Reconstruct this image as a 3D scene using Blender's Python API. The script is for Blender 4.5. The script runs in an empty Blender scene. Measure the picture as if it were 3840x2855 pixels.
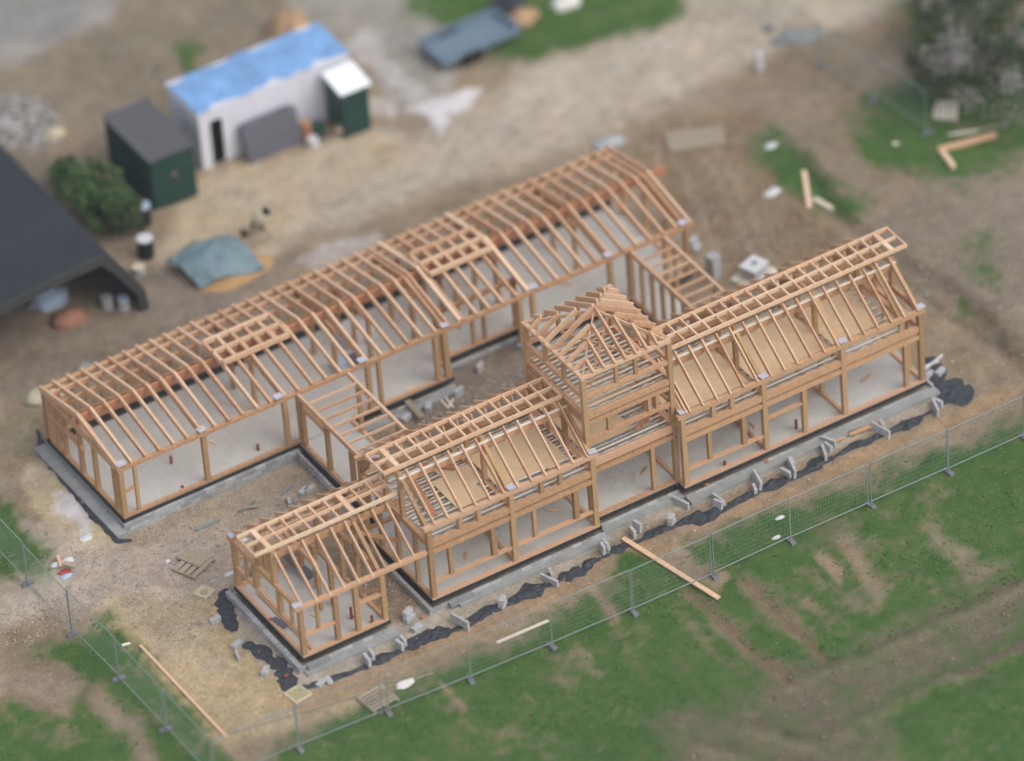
import bpy, math, random
import numpy as np
from mathutils import Vector, Matrix, noise
random.seed(7); RNG = np.random.default_rng(7)
sc = bpy.context.scene
COL = sc.collection

# ------------------------------------------------------------------ camera model (surveyed from the place)
CAM = Vector((-98.821, -198.874, 188.224))
CR = Vector((0.8501, -0.52257, -0.06526)).normalized()
CU = Vector((0.36971, 0.50394, 0.78062)).normalized()
CD = CR.cross(CU) * -1
CD = Vector((0.37504, 0.68773, -0.62159)).normalized()
FPX = 29759.84
GZ = -0.4
def at(px, py, z=GZ):
    """survey helper: ground point seen at photo pixel (3840 wide)"""
    v = CD + CR * ((px - 1920) / FPX) - CU * ((py - 1427.5) / FPX)
    t = (z - CAM.z) / v.z
    return CAM + v * t
K = 1.7282
def g(vx, vy, z=GZ):
    return at(vx * K, vy * K, z)

# ------------------------------------------------------------------ materials
def srgb(r, g_, b):
    f = lambda c: (c / 255 / 12.92) if c / 255 <= .04045 else ((c / 255 + .055) / 1.055) ** 2.4
    return (f(r), f(g_), f(b), 1)
class NT:
    def __init__(s, name, rough=.8, spec=.3):
        s.m = bpy.data.materials.new(name); s.m.use_nodes = True
        s.t = s.m.node_tree; s.b = s.t.nodes['Principled BSDF']
        s.b.inputs['Roughness'].default_value = rough
        s.b.inputs['Specular IOR Level'].default_value = spec
    def n(s, typ, **kw):
        x = s.t.nodes.new(typ)
        for k, v in kw.items(): setattr(x, k, v)
        return x
    def l(s, a, b): s.t.links.new(a, b)
    def noise(s, scale, detail=4, rough=.6, vec=None, dist=0):
        x = s.n('ShaderNodeTexNoise'); x.inputs['Scale'].default_value = scale
        x.inputs['Detail'].default_value = detail; x.inputs['Roughness'].default_value = rough
        x.inputs['Distortion'].default_value = dist
        if vec is not None: s.l(vec, x.inputs['Vector'])
        return x.outputs['Fac']
    def pos(s, scale=(1, 1, 1)):
        c = s.n('ShaderNodeNewGeometry'); mp = s.n('ShaderNodeMapping')
        mp.inputs['Scale'].default_value = scale
        s.l(c.outputs['Position'], mp.inputs['Vector']); return mp.outputs['Vector']
    def ramp(s, fac, stops):
        r = s.n('ShaderNodeValToRGB'); e = r.color_ramp.elements
        while len(e) < len(stops): e.new(.5)
        for el, (p, c) in zip(e, stops): el.position = p; el.color = c
        s.l(fac, r.inputs['Fac']); return r.outputs['Color']
    def mix(s, fac, a, b, mode='MIX'):
        x = s.n('ShaderNodeMix', data_type='RGBA', blend_type=mode)
        if isinstance(fac, (int, float)): x.inputs[0].default_value = fac
        else: s.l(fac, x.inputs[0])
        for i, v in ((6, a), (7, b)):
            if isinstance(v, tuple): x.inputs[i].default_value = v
            else: s.l(v, x.inputs[i])
        return x.outputs[2]
    def math(s, op, a, b=None, clamp=False):
        x = s.n('ShaderNodeMath', operation=op, use_clamp=clamp)
        for i, v in enumerate((a, b)):
            if v is None: continue
            if isinstance(v, (int, float)): x.inputs[i].default_value = v
            else: s.l(v, x.inputs[i])
        return x.outputs[0]
    def color(s, c): s.l(c, s.b.inputs['Base Color'])
    def bump(s, h, strength=.4, dist=.02):
        b = s.n('ShaderNodeBump'); b.inputs['Strength'].default_value = strength
        b.inputs['Distance'].default_value = dist
        s.l(h, b.inputs['Height']); s.l(b.outputs['Normal'], s.b.inputs['Normal'])

def g4(c): return tuple(c) + (1,) if len(c) == 3 else c
def basic(name, col, var=.25, scale=6, rough=.8, island=.0, spec=.3, fine=40, bump=.3):
    """painted / cast / woven surface: base colour with blotches, fine grain and a small shift per loose piece"""
    m = NT(name, rough, spec); c = g4(col)
    lo = tuple(x * (1 - var) for x in c[:3]) + (1,); hi = tuple(min(1, x * (1 + var)) for x in c[:3]) + (1,)
    p = m.pos()
    a = m.ramp(m.noise(scale, 5, .65, p), [(.3, lo), (.7, hi)])
    f = m.noise(fine, 3, .7, p)
    a = m.mix(.35, a, m.ramp(f, [(.3, lo), (.75, hi)]))
    if island:
        gi = m.n('ShaderNodeNewGeometry').outputs['Random Per Island']
        v = m.math('ADD', m.math('MULTIPLY', gi, 2 * island), 1 - island)
        cc = m.n('ShaderNodeCombineColor')
        for i in range(3): m.l(v, cc.inputs[i])
        a = m.mix(1.0, a, cc.outputs[0], 'MULTIPLY')
    m.color(a)
    if bump: m.bump(f, bump, .01)
    return m.m
def wood(name, stops, rough=.75):
    m = NT(name, rough, .25)
    gi = m.n('ShaderNodeNewGeometry').outputs['Random Per Island']
    oi = m.n('ShaderNodeObjectInfo').outputs['Random']
    r = m.math('FRACT', m.math('ADD', gi, oi))
    p = m.pos((3, 3, 3))
    n1 = m.noise(2.2, 5, .7, p, .4); n2 = m.noise(28, 3, .7, p)
    f = m.math('ADD', m.math('MULTIPLY', r, .62), m.math('MULTIPLY', m.math('SUBTRACT', n1, .5), 1.3))
    f = m.math('ADD', f, m.math('MULTIPLY', m.math('SUBTRACT', n2, .5), .35))
    f = m.math('ADD', f, .19)
    kn = m.n('ShaderNodeTexVoronoi'); kn.inputs['Scale'].default_value = 1.7; m.l(p, kn.inputs['Vector'])
    knot = m.math('LESS_THAN', kn.outputs['Distance'], .09)
    f = m.math('SUBTRACT', f, m.math('MULTIPLY', knot, .5))
    m.color(m.ramp(f, stops)); m.bump(n2, .25, .004)
    return m.m
M = {}
M['wood'] = wood('douglas_timber', [(0, (.34, .185, .095, 1)), (.25, (.48, .27, .145, 1)), (.5, (.57, .345, .19, 1)), (.75, (.62, .36, .23, 1)), (1, (.60, .43, .27, 1))])
M['wood_post'] = wood('post_timber', [(0, (.29, .165, .085, 1)), (.3, (.40, .24, .12, 1)), (.6, (.46, .295, .145, 1)), (1, (.53, .325, .19, 1))])
M['wood_rafter'] = wood('rafter_timber', [(0, (.45, .25, .14, 1)), (.35, (.60, .365, .22, 1)), (.7, (.68, .465, .30, 1)), (1, (.70, .475, .34, 1))])
M['wood_fresh'] = wood('fresh_sawn_timber', [(0, (.62, .36, .22, 1)), (.4, (.74, .49, .31, 1)), (.75, (.80, .60, .41, 1)), (1, (.80, .55, .42, 1))])
M['wood_red'] = wood('red_cedar_timber', [(0, (.40, .17, .09, 1)), (.5, (.47, .22, .125, 1)), (1, (.50, .27, .15, 1))])
M['wood_pale'] = wood('pale_softwood', [(0, (.64, .54, .40, 1)), (.5, (.74, .66, .54, 1)), (1, (.82, .77, .69, 1))])
M['wood_white'] = wood('planed_white_softwood', [(0, (.66, .60, .52, 1)), (.5, (.74, .70, .63, 1)), (1, (.80, .77, .72, 1))])
M['wood_old'] = wood('weathered_board', [(0, (.25, .2, .14, 1)), (.5, (.36, .30, .22, 1)), (1, (.45, .38, .29, 1))])
M['chip'] = basic('chipboard', (.68, .50, .30), .12, 3, .85, .03, fine=60)
def slabmat():
    m = NT('power_floated_slab', .85, .25); p = m.pos(); 
    a = m.ramp(m.noise(.8, 6, .7, p, .5), [(.3, (.47, .45, .41, 1)), (.5, (.55, .535, .495, 1)), (.72, (.62, .61, .575, 1))])
    a = m.mix(.4, a, m.ramp(m.noise(11, 5, .75, p), [(.3, (.40, .385, .35, 1)), (.7, (.66, .645, .60, 1))]))
    st = m.math('GREATER_THAN', m.noise(.55, 5, .65, m.pos((1, 1.6, 1)), 1.0), .60)
    a = m.mix(m.math('MULTIPLY', st, .30), a, (.42, .33, .22, 1))
    lines = m.n('ShaderNodeTexWave', wave_type='BANDS', bands_direction='X'); lines.inputs['Scale'].default_value = .9; lines.inputs['Distortion'].default_value = .6; m.l(p, lines.inputs['Vector'])
    a = m.mix(m.math('MULTIPLY', m.math('GREATER_THAN', lines.outputs['Fac'], .985), .25), a, (.34, .33, .31, 1))
    m.color(a); m.bump(m.noise(20, 3, .7, p), .15, .01); return m.m
M['slab'] = slabmat()
M['block'] = basic('concrete_block', (.375, .375, .38), .30, 7, .95, .24, fine=30)
M['block_dark'] = basic('damp_concrete', (.25, .26, .255), .22, 3, .9, .1, fine=25)
M['footing'] = basic('concrete_footing', (.31, .315, .30), .25, 1.6, .9, .0, fine=20)
M['membrane'] = basic('damp_proof_membrane', (.028, .029, .03), .3, 3, .55, spec=.4)
M['fabric'] = basic('ground_sheet', (.045, .05, .058), .45, 5, .65, spec=.35)
M['galv'] = basic('galvanised_steel', (.23, .28, .275), .12, 3, .5, spec=.5)
M['wire'] = basic('galvanised_wire', (.22, .32, .29), .1, 3, .5, spec=.5)
M['foot'] = basic('recycled_plastic_foot', (.17, .175, .18), .25, 5, .8, .1)
M['white'] = basic('white_painted_panel', (.70, .70, .76), .06, 1.5, .5)
M['white_bright'] = basic('white_roof_sheet', (.90, .93, .92), .02, 2, .35)
M['tarp_blue'] = basic('blue_tarpaulin', (.20, .37, .64), .34, 1.1, .45, spec=.4, fine=7)
M['tarp_grey'] = basic('grey_green_tarpaulin', (.16, .23, .25), .3, 1.5, .5, spec=.4)
M['green'] = basic('dark_green_steel', (.022, .064, .052), .2, 2, .5)
M['roofdark'] = basic('dark_felt_roof', (.10, .098, .105), .15, 2, .8)
M['barn'] = basic('dark_barn_sheet', (.026, .030, .037), .3, .5, .6, fine=5)
M['barn_in'] = basic('barn_shade_and_gear', (.014, .015, .014), .2, 1, .9)  # end wall holds the barn mouth's shade; drums and tyres are dark themselves
M['rim'] = basic('lit_grey_rim', (.05, .05, .05), .2, 1, .8)  # lighter grey paints the light caught on the barn's front edge
M['black'] = basic('void_shade_black', (.012, .012, .012), .2, 2, .9)  # shade of the cabin interior and mixer mouth painted as near-black
M['greypanel'] = basic('slate_grey_board', (.12, .12, .14), .2, 2, .7, .08)
M['steelblue'] = basic('blue_grey_steel', (.16, .215, .27), .2, 2, .5, .05)
M['sand'] = basic('orange_building_sand', (.46, .28, .13), .18, 2, .95)
M['clay'] = basic('tan_clay', (.42, .27, .15), .2, 2, .95)
M['rubble'] = basic('rubble_stone', (.30, .28, .255), .3, 3, .95, .35)
M['plastic_white'] = basic('white_plastic', (.62, .62, .62), .06, 3, .4)
M['plastic_blue'] = basic('pale_blue_plastic', (.42, .50, .62), .1, 3, .4)
M['wrap'] = basic('lilac_white_wrap', (.52, .50, .55), .15, 6, .5)
M['rust'] = basic('dusty_rust', (.34, .17, .11), .3, 3, .9)
def rubmat():
    m = NT('broken_rubble', .95, .2); v = m.n('ShaderNodeTexVoronoi'); v.inputs['Scale'].default_value = 5; m.l(m.pos(), v.inputs['Vector'])
    bw = m.n('ShaderNodeSeparateColor'); m.l(v.outputs['Color'], bw.inputs[0])
    m.color(m.ramp(bw.outputs[0], [(.2, (.16, .14, .12, 1)), (.6, (.27, .25, .22, 1)), (.95, (.46, .44, .41, 1))])); m.bump(v.outputs['Distance'], .9, .08); return m.m
M['rubble_mat'] = rubmat()
M['red'] = basic('red_plastic', (.42, .07, .06), .2, 4, .5)
M['pipe'] = basic('terracotta_drain', (.26, .045, .03), .15, 4, .5)
M['brick'] = basic('terracotta_brick', (.50, .19, .10), .2, 6, .9, .1)
M['tray'] = basic('cream_tray', (.58, .52, .36), .12, 4, .8)
M['trayin'] = basic('dusty_tray_inside', (.40, .34, .20), .2, 5, .9)
M['bark'] = basic('bark', (.08, .06, .045), .3, 8, .95)
M['cloth'] = basic('white_cloth', (.74, .70, .64), .08, 4, .9)

def leafmat(name, cols, rough=.6):
    m = NT(name, rough, .25)
    gi = m.n('ShaderNodeNewGeometry').outputs['Random Per Island']
    n = m.noise(.55, 3, .6, m.pos())
    f = m.math('ADD', m.math('MULTIPLY', gi, .55), m.math('MULTIPLY', n, .5))
    st = [(i / (len(cols) - 1), c + (1,)) for i, c in enumerate(cols)]
    m.color(m.ramp(f, st)); return m.m
M['grass'] = leafmat('grass_blades', [(.050, .108, .026), (.068, .144, .030), (.086, .174, .033), (.12, .19, .045)])
M['leaf'] = leafmat('shrub_leaves', [(.035, .07, .028), (.06, .115, .038), (.10, .165, .06), (.15, .21, .10)])
M['leaf_dark'] = leafmat('dark_leaves', [(.03, .045, .02), (.06, .09, .034), (.12, .15, .06)])
M['blossom'] = leafmat('blossom', [(.28, .25, .23), (.42, .38, .36), (.58, .53, .52)])

# ------------------------------------------------------------------ mesh builder
class MB:
    def __init__(s): s.v = []; s.f = []
    def add(s, vs, fs):
        o = len(s.v); s.v += [tuple(p) for p in vs]; s.f += [tuple(i + o for i in f) for f in fs]; return s
    def box(s, x0, x1, y0, y1, z0, z1, rz=0, c=None):
        vs = [(x, y, z) for x in (x0, x1) for y in (y0, y1) for z in (z0, z1)]
        if rz:
            cx, cy = c if c else ((x0 + x1) / 2, (y0 + y1) / 2); ca, sa = math.cos(rz), math.sin(rz)
            vs = [(cx + (x - cx) * ca - (y - cy) * sa, cy + (x - cx) * sa + (y - cy) * ca, z) for x, y, z in vs]
        return s.add(vs, [(0, 1, 3, 2), (4, 6, 7, 5), (0, 4, 5, 1), (2, 3, 7, 6), (0, 2, 6, 4), (1, 5, 7, 3)])
    def bar(s, a, b, w, h, up=(0, 0, 1)):
        """square bar from a to b, w across, h along 'up'; a,b on the centre line"""
        a = Vector(a); b = Vector(b); d = (b - a).normalized(); up = Vector(up)
        x = d.cross(up)
        if x.length < 1e-4: x = d.cross(Vector((0, 1, 0)))
        x.normalize(); y = x.cross(d).normalized()
        vs = [p + x * (sx * w / 2) + y * (sy * h / 2) for p in (a, b) for sx in (-1, 1) for sy in (-1, 1)]
        return s.add(vs, [(0, 1, 3, 2), (4, 6, 7, 5), (0, 4, 5, 1), (2, 3, 7, 6), (0, 2, 6, 4), (1, 5, 7, 3)])
    def tube(s, a, b, r, n=8, r2=None):
        a = Vector(a); b = Vector(b); d = (b - a).normalized(); r2 = r if r2 is None else r2
        x = d.orthogonal().normalized(); y = d.cross(x)
        vs = []
        for p, rr in ((a, r), (b, r2)):
            for i in range(n):
                t = 2 * math.pi * i / n; vs.append(p + x * rr * math.cos(t) + y * rr * math.sin(t))
        fs = [(i, (i + 1) % n, n + (i + 1) % n, n + i) for i in range(n)] + [tuple(range(n))[::-1], tuple(range(n, 2 * n))]
        return s.add(vs, fs)
    def prism(s, pts, axis, a, b):
        """polygon pts (2-D) extruded along axis from a to b"""
        n = len(pts)
        def P(p, t): return {'X': (t, p[0], p[1]), 'Y': (p[0], t, p[1]), 'Z': (p[0], p[1], t)}[axis]
        vs = [P(p, a) for p in pts] + [P(p, b) for p in pts]
        fs = [tuple(range(n)), tuple(range(n, 2 * n))[::-1]] + [(i, n + i, n + (i + 1) % n, (i + 1) % n) for i in range(n)]
        return s.add(vs, fs)
    def build(s, name, mat, parent=None, loc=None, smooth=False):
        me = bpy.data.meshes.new(name)
        L = Vector(loc) if loc is not None else (origin_of(parent) if parent else centre_base(s.v))
        me.from_pydata([(v[0] - L.x, v[1] - L.y, v[2] - L.z) for v in s.v], [], s.f)
        me.materials.append(M[mat] if isinstance(mat, str) else mat)
        fixnormals(me)
        if smooth: me.polygons.foreach_set('use_smooth', [True] * len(me.polygons))
        o = bpy.data.objects.new(name, me); COL.objects.link(o)
        if parent: o.parent = parent
        else: o.location = L
        return o
def fixnormals(me):
    import bmesh
    bm = bmesh.new(); bm.from_mesh(me); bmesh.ops.recalc_face_normals(bm, faces=bm.faces); bm.to_mesh(me); bm.free()
def centre_base(v):
    a = np.array(v); return Vector((float(a[:, 0].mean()), float(a[:, 1].mean()), float(a[:, 2].min())))
def origin_of(p):
    L = Vector((0, 0, 0))
    while p: L += p.location; p = p.parent
    return L
def tag(o, label, cat=None, group=None, kind=None):
    if label: o['label'] = label
    if cat: o['category'] = cat
    if group: o['group'] = group
    if kind: o['kind'] = kind
    return o
def empty(name, loc, label, cat, group=None):
    o = bpy.data.objects.new(name, None); COL.objects.link(o); o.location = loc; o.empty_display_size = .3
    return tag(o, label, cat, group)
def copy_tree(o, loc, rz, label=None):
    r = o.copy(); COL.objects.link(r); r.location = loc; r.rotation_euler = (0, 0, rz)
    if label: r['label'] = label
    for ch in list(o.children):
        c = ch.copy(); COL.objects.link(c); c.parent = r
        for g2 in list(ch.children):
            d = g2.copy(); COL.objects.link(d); d.parent = c
    return r
J = lambda a: random.uniform(-a, a)

# ------------------------------------------------------------------ ground
def smooth(t): t = np.clip(t, 0, 1); return t * t * (3 - 2 * t)
def hz(x, y):
    """ground height"""
    x = np.asarray(x, float); y = np.asarray(y, float)
    d = np.maximum(np.maximum(-2.5 - x, x - 29), np.maximum(-3 - y, y - 18.5))
    w = smooth(d / 4)
    b = .05 * np.sin(x * .9 + 1.3 * np.sin(y * .7)) + .04 * np.sin(y * 1.1 + x * .35) + .02 * np.sin(x * 2.7 + y * 1.9)
    bank = .42 * smooth((x - 31.0 - .5 * np.sin(y * .5)) / .55) * (1 - smooth((x - 35) / 4)) * smooth((y + 3) / 4) * (1 - smooth((y - 13) / 5))
    # shallow drained strip filled with gravel round the plinth
    pit = .17 * smooth((x + 2.2) / .8) * smooth((6.6 - x) / .8) * smooth((y - 5.6) / 1.2) * smooth((11.2 - y) / .5)
    return GZ + b * w * .8 + bank - pit
def hz1(x, y): return float(hz(x, y))

xs = np.concatenate([[-900, -300, -100, -50, -30], np.arange(-20, 52.01, .2), [60, 80, 120, 300, 900, 2500]])
ys = np.concatenate([[-900, -300, -100, -50], np.arange(-26, 52.01, .2), [60, 80, 120, 300, 900, 2500]])
X, Y = np.meshgrid(xs, ys); Z = hz(X, Y) + .018 * np.sin(X * 5.1 + 2 * np.sin(Y * 3.3)) * np.cos(Y * 6.3 + 1.7 * np.sin(X * 4.1)) + RNG.normal(0, .008, X.shape)
P = np.stack([X, Y, Z], -1).reshape(-1, 3)
def project(P):
    v = P - np.array(CAM); zz = v @ np.array(CD)
    return np.stack([1920 + FPX * (v @ np.array(CR)) / zz, 1427.5 - FPX * (v @ np.array(CU)) / zz], -1) / K
S2 = project(P)
def fbm(x, y, s, seed=0):
    r = np.zeros_like(x); a = 1; t = 0
    for o in range(4):
        ph = seed * 7.3 + o * 3.1
        r += a * (np.sin(x * s * 1.0 + 2.1 * np.sin(y * s * .83 + ph) + ph) * np.cos(y * s * 1.13 + 1.7 * np.sin(x * s * .71 + ph * 1.7)))
        t += a; a *= .6; s *= 2.03
    return r / t
wx = P[:, 0]; wy = P[:, 1]
warp = np.stack([fbm(wx, wy, .9, 1), fbm(wx, wy, .9, 2)], -1)
SW = S2 + warp * 10 + np.stack([fbm(wx, wy, 3.3, 3), fbm(wx, wy, 3.3, 4)], -1) * 8
n_big = fbm(wx, wy, .45, 5); n_mid = fbm(wx, wy, 1.4, 6); n_fine = fbm(wx, wy, 4.1, 9)
def sd(poly, pts):
    """signed distance in survey pixels, + inside"""
    poly = np.array(poly, float); n = len(poly)
    inside = np.zeros(len(pts), bool); dmin = np.full(len(pts), 1e9)
    for i in range(n):
        a = poly[i]; b = poly[(i + 1) % n]
        ab = b - a; t = np.clip(((pts - a) @ ab) / (ab @ ab), 0, 1)
        d = np.linalg.norm(pts - a - t[:, None] * ab, axis=1); dmin = np.minimum(dmin, d)
        c = ((a[1] > pts[:, 1]) != (b[1] > pts[:, 1]))
        with np.errstate(divide='ignore', invalid='ignore'):
            xi = (b[0] - a[0]) * (pts[:, 1] - a[1]) / (b[1] - a[1]) + a[0]
        inside ^= c & (pts[:, 0] < xi)
    return np.where(inside, dmin, -dmin)
def line(pts, w):
    """thin polygon round a polyline"""
    L = []; R = []
    for i, p in enumerate(pts):
        a = pts[max(i - 1, 0)]; b = pts[min(i + 1, len(pts) - 1)]
        d = np.array(b, float) - a; d /= np.linalg.norm(d); n = np.array((-d[1], d[0])) * w / 2
        L.append(tuple(np.array(p) + n)); R.append(tuple(np.array(p) - n))
    return L + R[::-1]
col = np.tile(np.array(srgb(146, 126, 100)[:3]), (len(P), 1))
def zone(poly, rgb, soft=25, amt=1.0, warped=True):
    m = smooth((sd(poly, SW if warped else S2) / soft + .5)) * amt
    c = np.array(srgb(*rgb)[:3]); col[:] = col * (1 - m[:, None]) + c * m[:, None]
# soils and tracks
zone([(-400, -400), (900, -400), (880, 40), (640, 60), (400, 190), (250, 250), (-400, 420)], (132, 119, 98), 60)
zone([(-300, -300), (330, -300), (250, 30), (170, 70), (60, 130), (-300, 180)], (152, 147, 140), 40)
zone([(-300, -200), (130, -200), (190, 15), (150, 75), (60, 90), (-300, 100)], (134, 132, 130), 30)
zone([(560, -100), (900, -100), (1000, 120), (960, 260), (850, 240), (800, 130), (650, 40)], (152, 146, 136), 50)
zone([(1500, -200), (2300, -300), (2000, 0), (1700, 110), (1450, 220), (1300, 300), (1000, 400), (640, 520), (430, 560), (420, 420), (800, 280), (900, 300), (1200, 130), (1430, 60)], (174, 160, 139), 60)
zone([(420, 380), (800, 290), (900, 330), (700, 430), (600, 560), (420, 640), (330, 560)], (180, 158, 126), 40)
zone([(1120, 140), (1330, 80), (1500, 60), (1300, 190), (1080, 290)], (178, 166, 148), 40, .7)
zone([(1370, 270), (1700, 230), (1760, 460), (1960, 640), (1700, 660), (1560, 560), (1480, 480), (1380, 330)], (134, 110, 80), 50)
for q in (((1430, 260), (1560, 560)), ((1480, 250), (1640, 560)), ((1540, 300), (1690, 580)), ((1390, 290), (1440, 380))):
    zone(line(q, 15), (152, 131, 102), 14, .65)
zone([(1640, 330), (1700, 60), (2000, 60), (2300, -50), (2300, 330), (1960, 480), (1800, 470)], (136, 119, 95), 50, .8)
zone([(2110, 350), (2400, 210), (2500, 900), (2180, 760), (2000, 640), (1900, 540), (1880, 470)], (132, 118, 100), 45)
zone([(2000, 650), (2130, 760), (2230, 840), (2230, 880), (2060, 900), (2010, 760)], (140, 121, 92), 40, .8)
zone([(2080, 700), (2140, 750), (2300, 880), (2300, 760), (2180, 700), (2090, 640)], (112, 99, 72), 25, .6)
zone([(250, 590), (420, 600), (640, 560), (500, 680), (200, 800), (0, 860), (0, 700), (200, 690)], (128, 115, 101), 50, .8)
zone([(100, 330), (200, 330), (200, 400), (110, 420), (0, 330)], (118, 108, 92), 30, .7)
zone(line([(1950, 590), (2030, 660), (2150, 745), (2260, 800)], 12), (96, 84, 60), 16, .7); zone(line([(1640, 335), (1700, 400), (1765, 455)], 8), (100, 88, 66), 14, .7)
# the stony yard left of the house and the straw coloured made ground
zone([(-200, 1120), (120, 1130), (260, 1190), (430, 1130), (640, 1060), (800, 1110), (560, 1230), (500, 1260), (480, 1400), (330, 1400), (230, 1320), (130, 1330), (-200, 1420)], (172, 155, 137), 40)
zone([(230, 1290), (520, 1300), (560, 1420), (660, 1500), (900, 1500), (700, 1560), (530, 1610), (480, 1630), (330, 1480), (200, 1350)], (176, 154, 115), 40)
zone([(60, 1000), (110, 1010), (260, 1180), (200, 1210), (100, 1130), (50, 1060)], (184, 166, 130), 25)
zone([(0, 900), (90, 900), (80, 980), (0, 990)], (140, 127, 96), 25)
zone([(660, 1560), (900, 1440), (1200, 1320), (1400, 1220), (1700, 1080), (2060, 930), (2240, 860), (2200, 840), (2060, 900), (1500, 1130), (1250, 1240), (800, 1450), (600, 1520)], (160, 130, 92), 30, .85)
# the gravel drain beside the plinth
zone([(500, 1270), (490, 1350), (560, 1440), (640, 1500), (700, 1490), (870, 1410), (1000, 1350), (1200, 1260), (1330, 1180), (1470, 1110), (2070, 870), (2010, 820), (1490, 1060), (1300, 1120), (950, 1310), (850, 1350), (660, 1440), (520, 1280)], (166, 156, 138), 16, .95)
# courtyards
zone([(980, 780), (1200, 700), (1420, 740), (1400, 900), (1000, 980), (850, 900)], (122, 113, 103), 30, .8)
zone([(640, 960), (760, 1060), (560, 1130), (280, 1180), (270, 1130)], (158, 143, 120), 25, .8)
# lime and plaster spills
for pl, a in (([(880, 230), (930, 215), (1000, 200), (1050, 195), (1020, 235), (975, 260), (960, 300), (930, 250)], .95),
              ([(740, 100), (800, 60), (860, 150), (930, 200), (900, 230), (830, 170)], .4), ([(780, 215), (850, 220), (850, 250), (790, 255)], .5),
              ([(120, 1070), (170, 1060), (200, 1150), (190, 1180), (160, 1130), (120, 1110)], .8), ([(640, 570), (700, 530), (820, 500), (830, 520), (700, 590)], .35)):
    zone(pl, (208, 205, 208), 16, a)
zone([(0, 1470), (40, 1450), (110, 1470), (180, 1480), (140, 1540), (60, 1500), (0, 1500)], (186, 170, 148), 16, .8)
zone([(360, 1180), (430, 1170), (450, 1210), (380, 1230)], (180, 172, 160), 20, .5)
lum = col @ np.array([.3, .59, .11]); col = col * .84 + lum[:, None] * .16 * np.array([1.08, 1.0, .98])
n_f2 = fbm(wx, wy, 7.7, 21); n_w = fbm(wx * .5 + wy * .8, wy - wx * .4, 1.1, 23)
col *= (1.06 + .15 * n_mid + .10 * n_big + .13 * n_fine + .10 * n_f2 + .10 * n_w)[:, None]
gy = smooth(.5 + 1.3 * fbm(wx, wy, .8, 31))[:, None] * .22; col = col * (1 - gy) + (col @ np.array([.3, .59, .11]))[:, None] * np.array([1.06, 1.0, .96]) * gy
# grass cover
gr = np.full(len(P), -1.0)
def grass(poly, soft=26, bias=0):
    global gr
    gr = np.maximum(gr, np.clip(sd(poly, SW) / (soft * 1.5) + bias, -1, 1))
grass([(520, 1700), (610, 1600), (760, 1530), (960, 1440), (1090, 1385), (1190, 1335), (1320, 1230), (1345, 1185), (1410, 1190), (1560, 1150), (1700, 1090), (1830, 1045), (1980, 980), (2070, 960), (2250, 870), (2900, 600), (2900, 2300), (400, 2300)])
grass([(160, 1385), (235, 1330), (300, 1400), (400, 1500), (500, 1620), (560, 1700), (600, 2300), (-500, 2300), (-500, 1560), (100, 1510), (130, 1450), (60, 1430)], 26, .1)
grass([(-300, 900), (20, 1060), (60, 1080), (110, 1160), (150, 1250), (60, 1290), (-300, 1330)], 30, -.25)
grass([(860, -300), (1500, -300), (1480, 20), (1420, 65), (1300, 95), (1240, 110), (1170, 140), (1060, 130), (940, 50), (880, 20)], 20, .2)
grass([(1850, 270), (1890, 220), (1960, 190), (2030, 140), (2250, 60), (2500, 60), (2400, 260), (2250, 320), (2130, 365), (2060, 385), (1950, 370), (1870, 330)], 30, .45)
grass([(1960, -60), (2110, -60), (2120, 60), (2060, 150), (1960, 150), (1940, 60)], 40, -.15)
grass([(1640, 300), (1680, 290), (1740, 340), (1790, 400), (1890, 430), (1860, 470), (1770, 460), (1690, 400), (1640, 350)], 26, .35)
grass([(1740, 320), (1860, 300), (1960, 380), (1930, 420), (1850, 400)], 60, -.75)
grass([(365, 95), (420, 90), (450, 110), (420, 140), (450, 160), (400, 165)], 14, .1)
grass([(2080, 640), (2110, 650), (2120, 690), (2080, 690)], 14, .0)
grass([(1990, 470), (2230, 380), (2230, 700), (2120, 700), (2020, 600)], 40, -1.15)
grass([(1700, 120), (1900, 100), (2000, 60), (1900, 180), (1720, 230)], 40, -1.05)
grass([(760, 1530), (1000, 1420), (1400, 1200), (1380, 1150), (1200, 1290), (800, 1480)], 20, -1.0)
# bare ruts and worn soil in the field
gsub = np.zeros(len(P))
def bare(poly, soft=22, amt=1.0):
    global gsub
    gsub = np.maximum(gsub, smooth(sd(poly, SW) / soft + .5) * amt)
bare(line([(1490, 1275), (1560, 1340), (1640, 1420), (1710, 1480)], 34), 44, .9)
bare(line([(1615, 1255), (1680, 1320), (1740, 1380), (1790, 1430)], 32), 44, .9)
bare([(1700, 1440), (1790, 1415), (1960, 1345), (2250, 1230), (2250, 1370), (2100, 1430), (2000, 1490), (1950, 1540), (1950, 1720), (1460, 1720), (1420, 1580), (1520, 1530), (1640, 1520)], 120, .66)
bare(line([(1980, 1510), (2230, 1395)], 20), 20, .8)
bare(line([(1830, 1160), (1880, 1250), (1920, 1310)], 36), 50, .8)
bare(line([(1770, 1200), (1830, 1260)], 26), 20, .8)
bare(line([(2000, 1130), (2080, 1200), (2110, 1260), (2200, 1230)], 40), 60, .6)
for k_ in range(9): bare(line([(1180 + 70 * k_, 1420 - 24 * k_), (1300 + 80 * k_, 1600 - 30 * k_)], 12), 40, .42)
bare(line([(950, 1480), (1010, 1540)], 16), 16, .7)
bare(line([(1270, 1260), (1340, 1350)], 20), 24, .6)
bare([(1350, 1180), (1460, 1180), (1590, 1250), (1560, 1290), (1470, 1250)], 26, .7)
bare([(0, 1440), (140, 1440), (190, 1480), (150, 1560), (60, 1530), (0, 1500)], 30, .8)
bare(line([(190, 1500), (300, 1600), (330, 1680)], 50), 40, .7)
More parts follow.
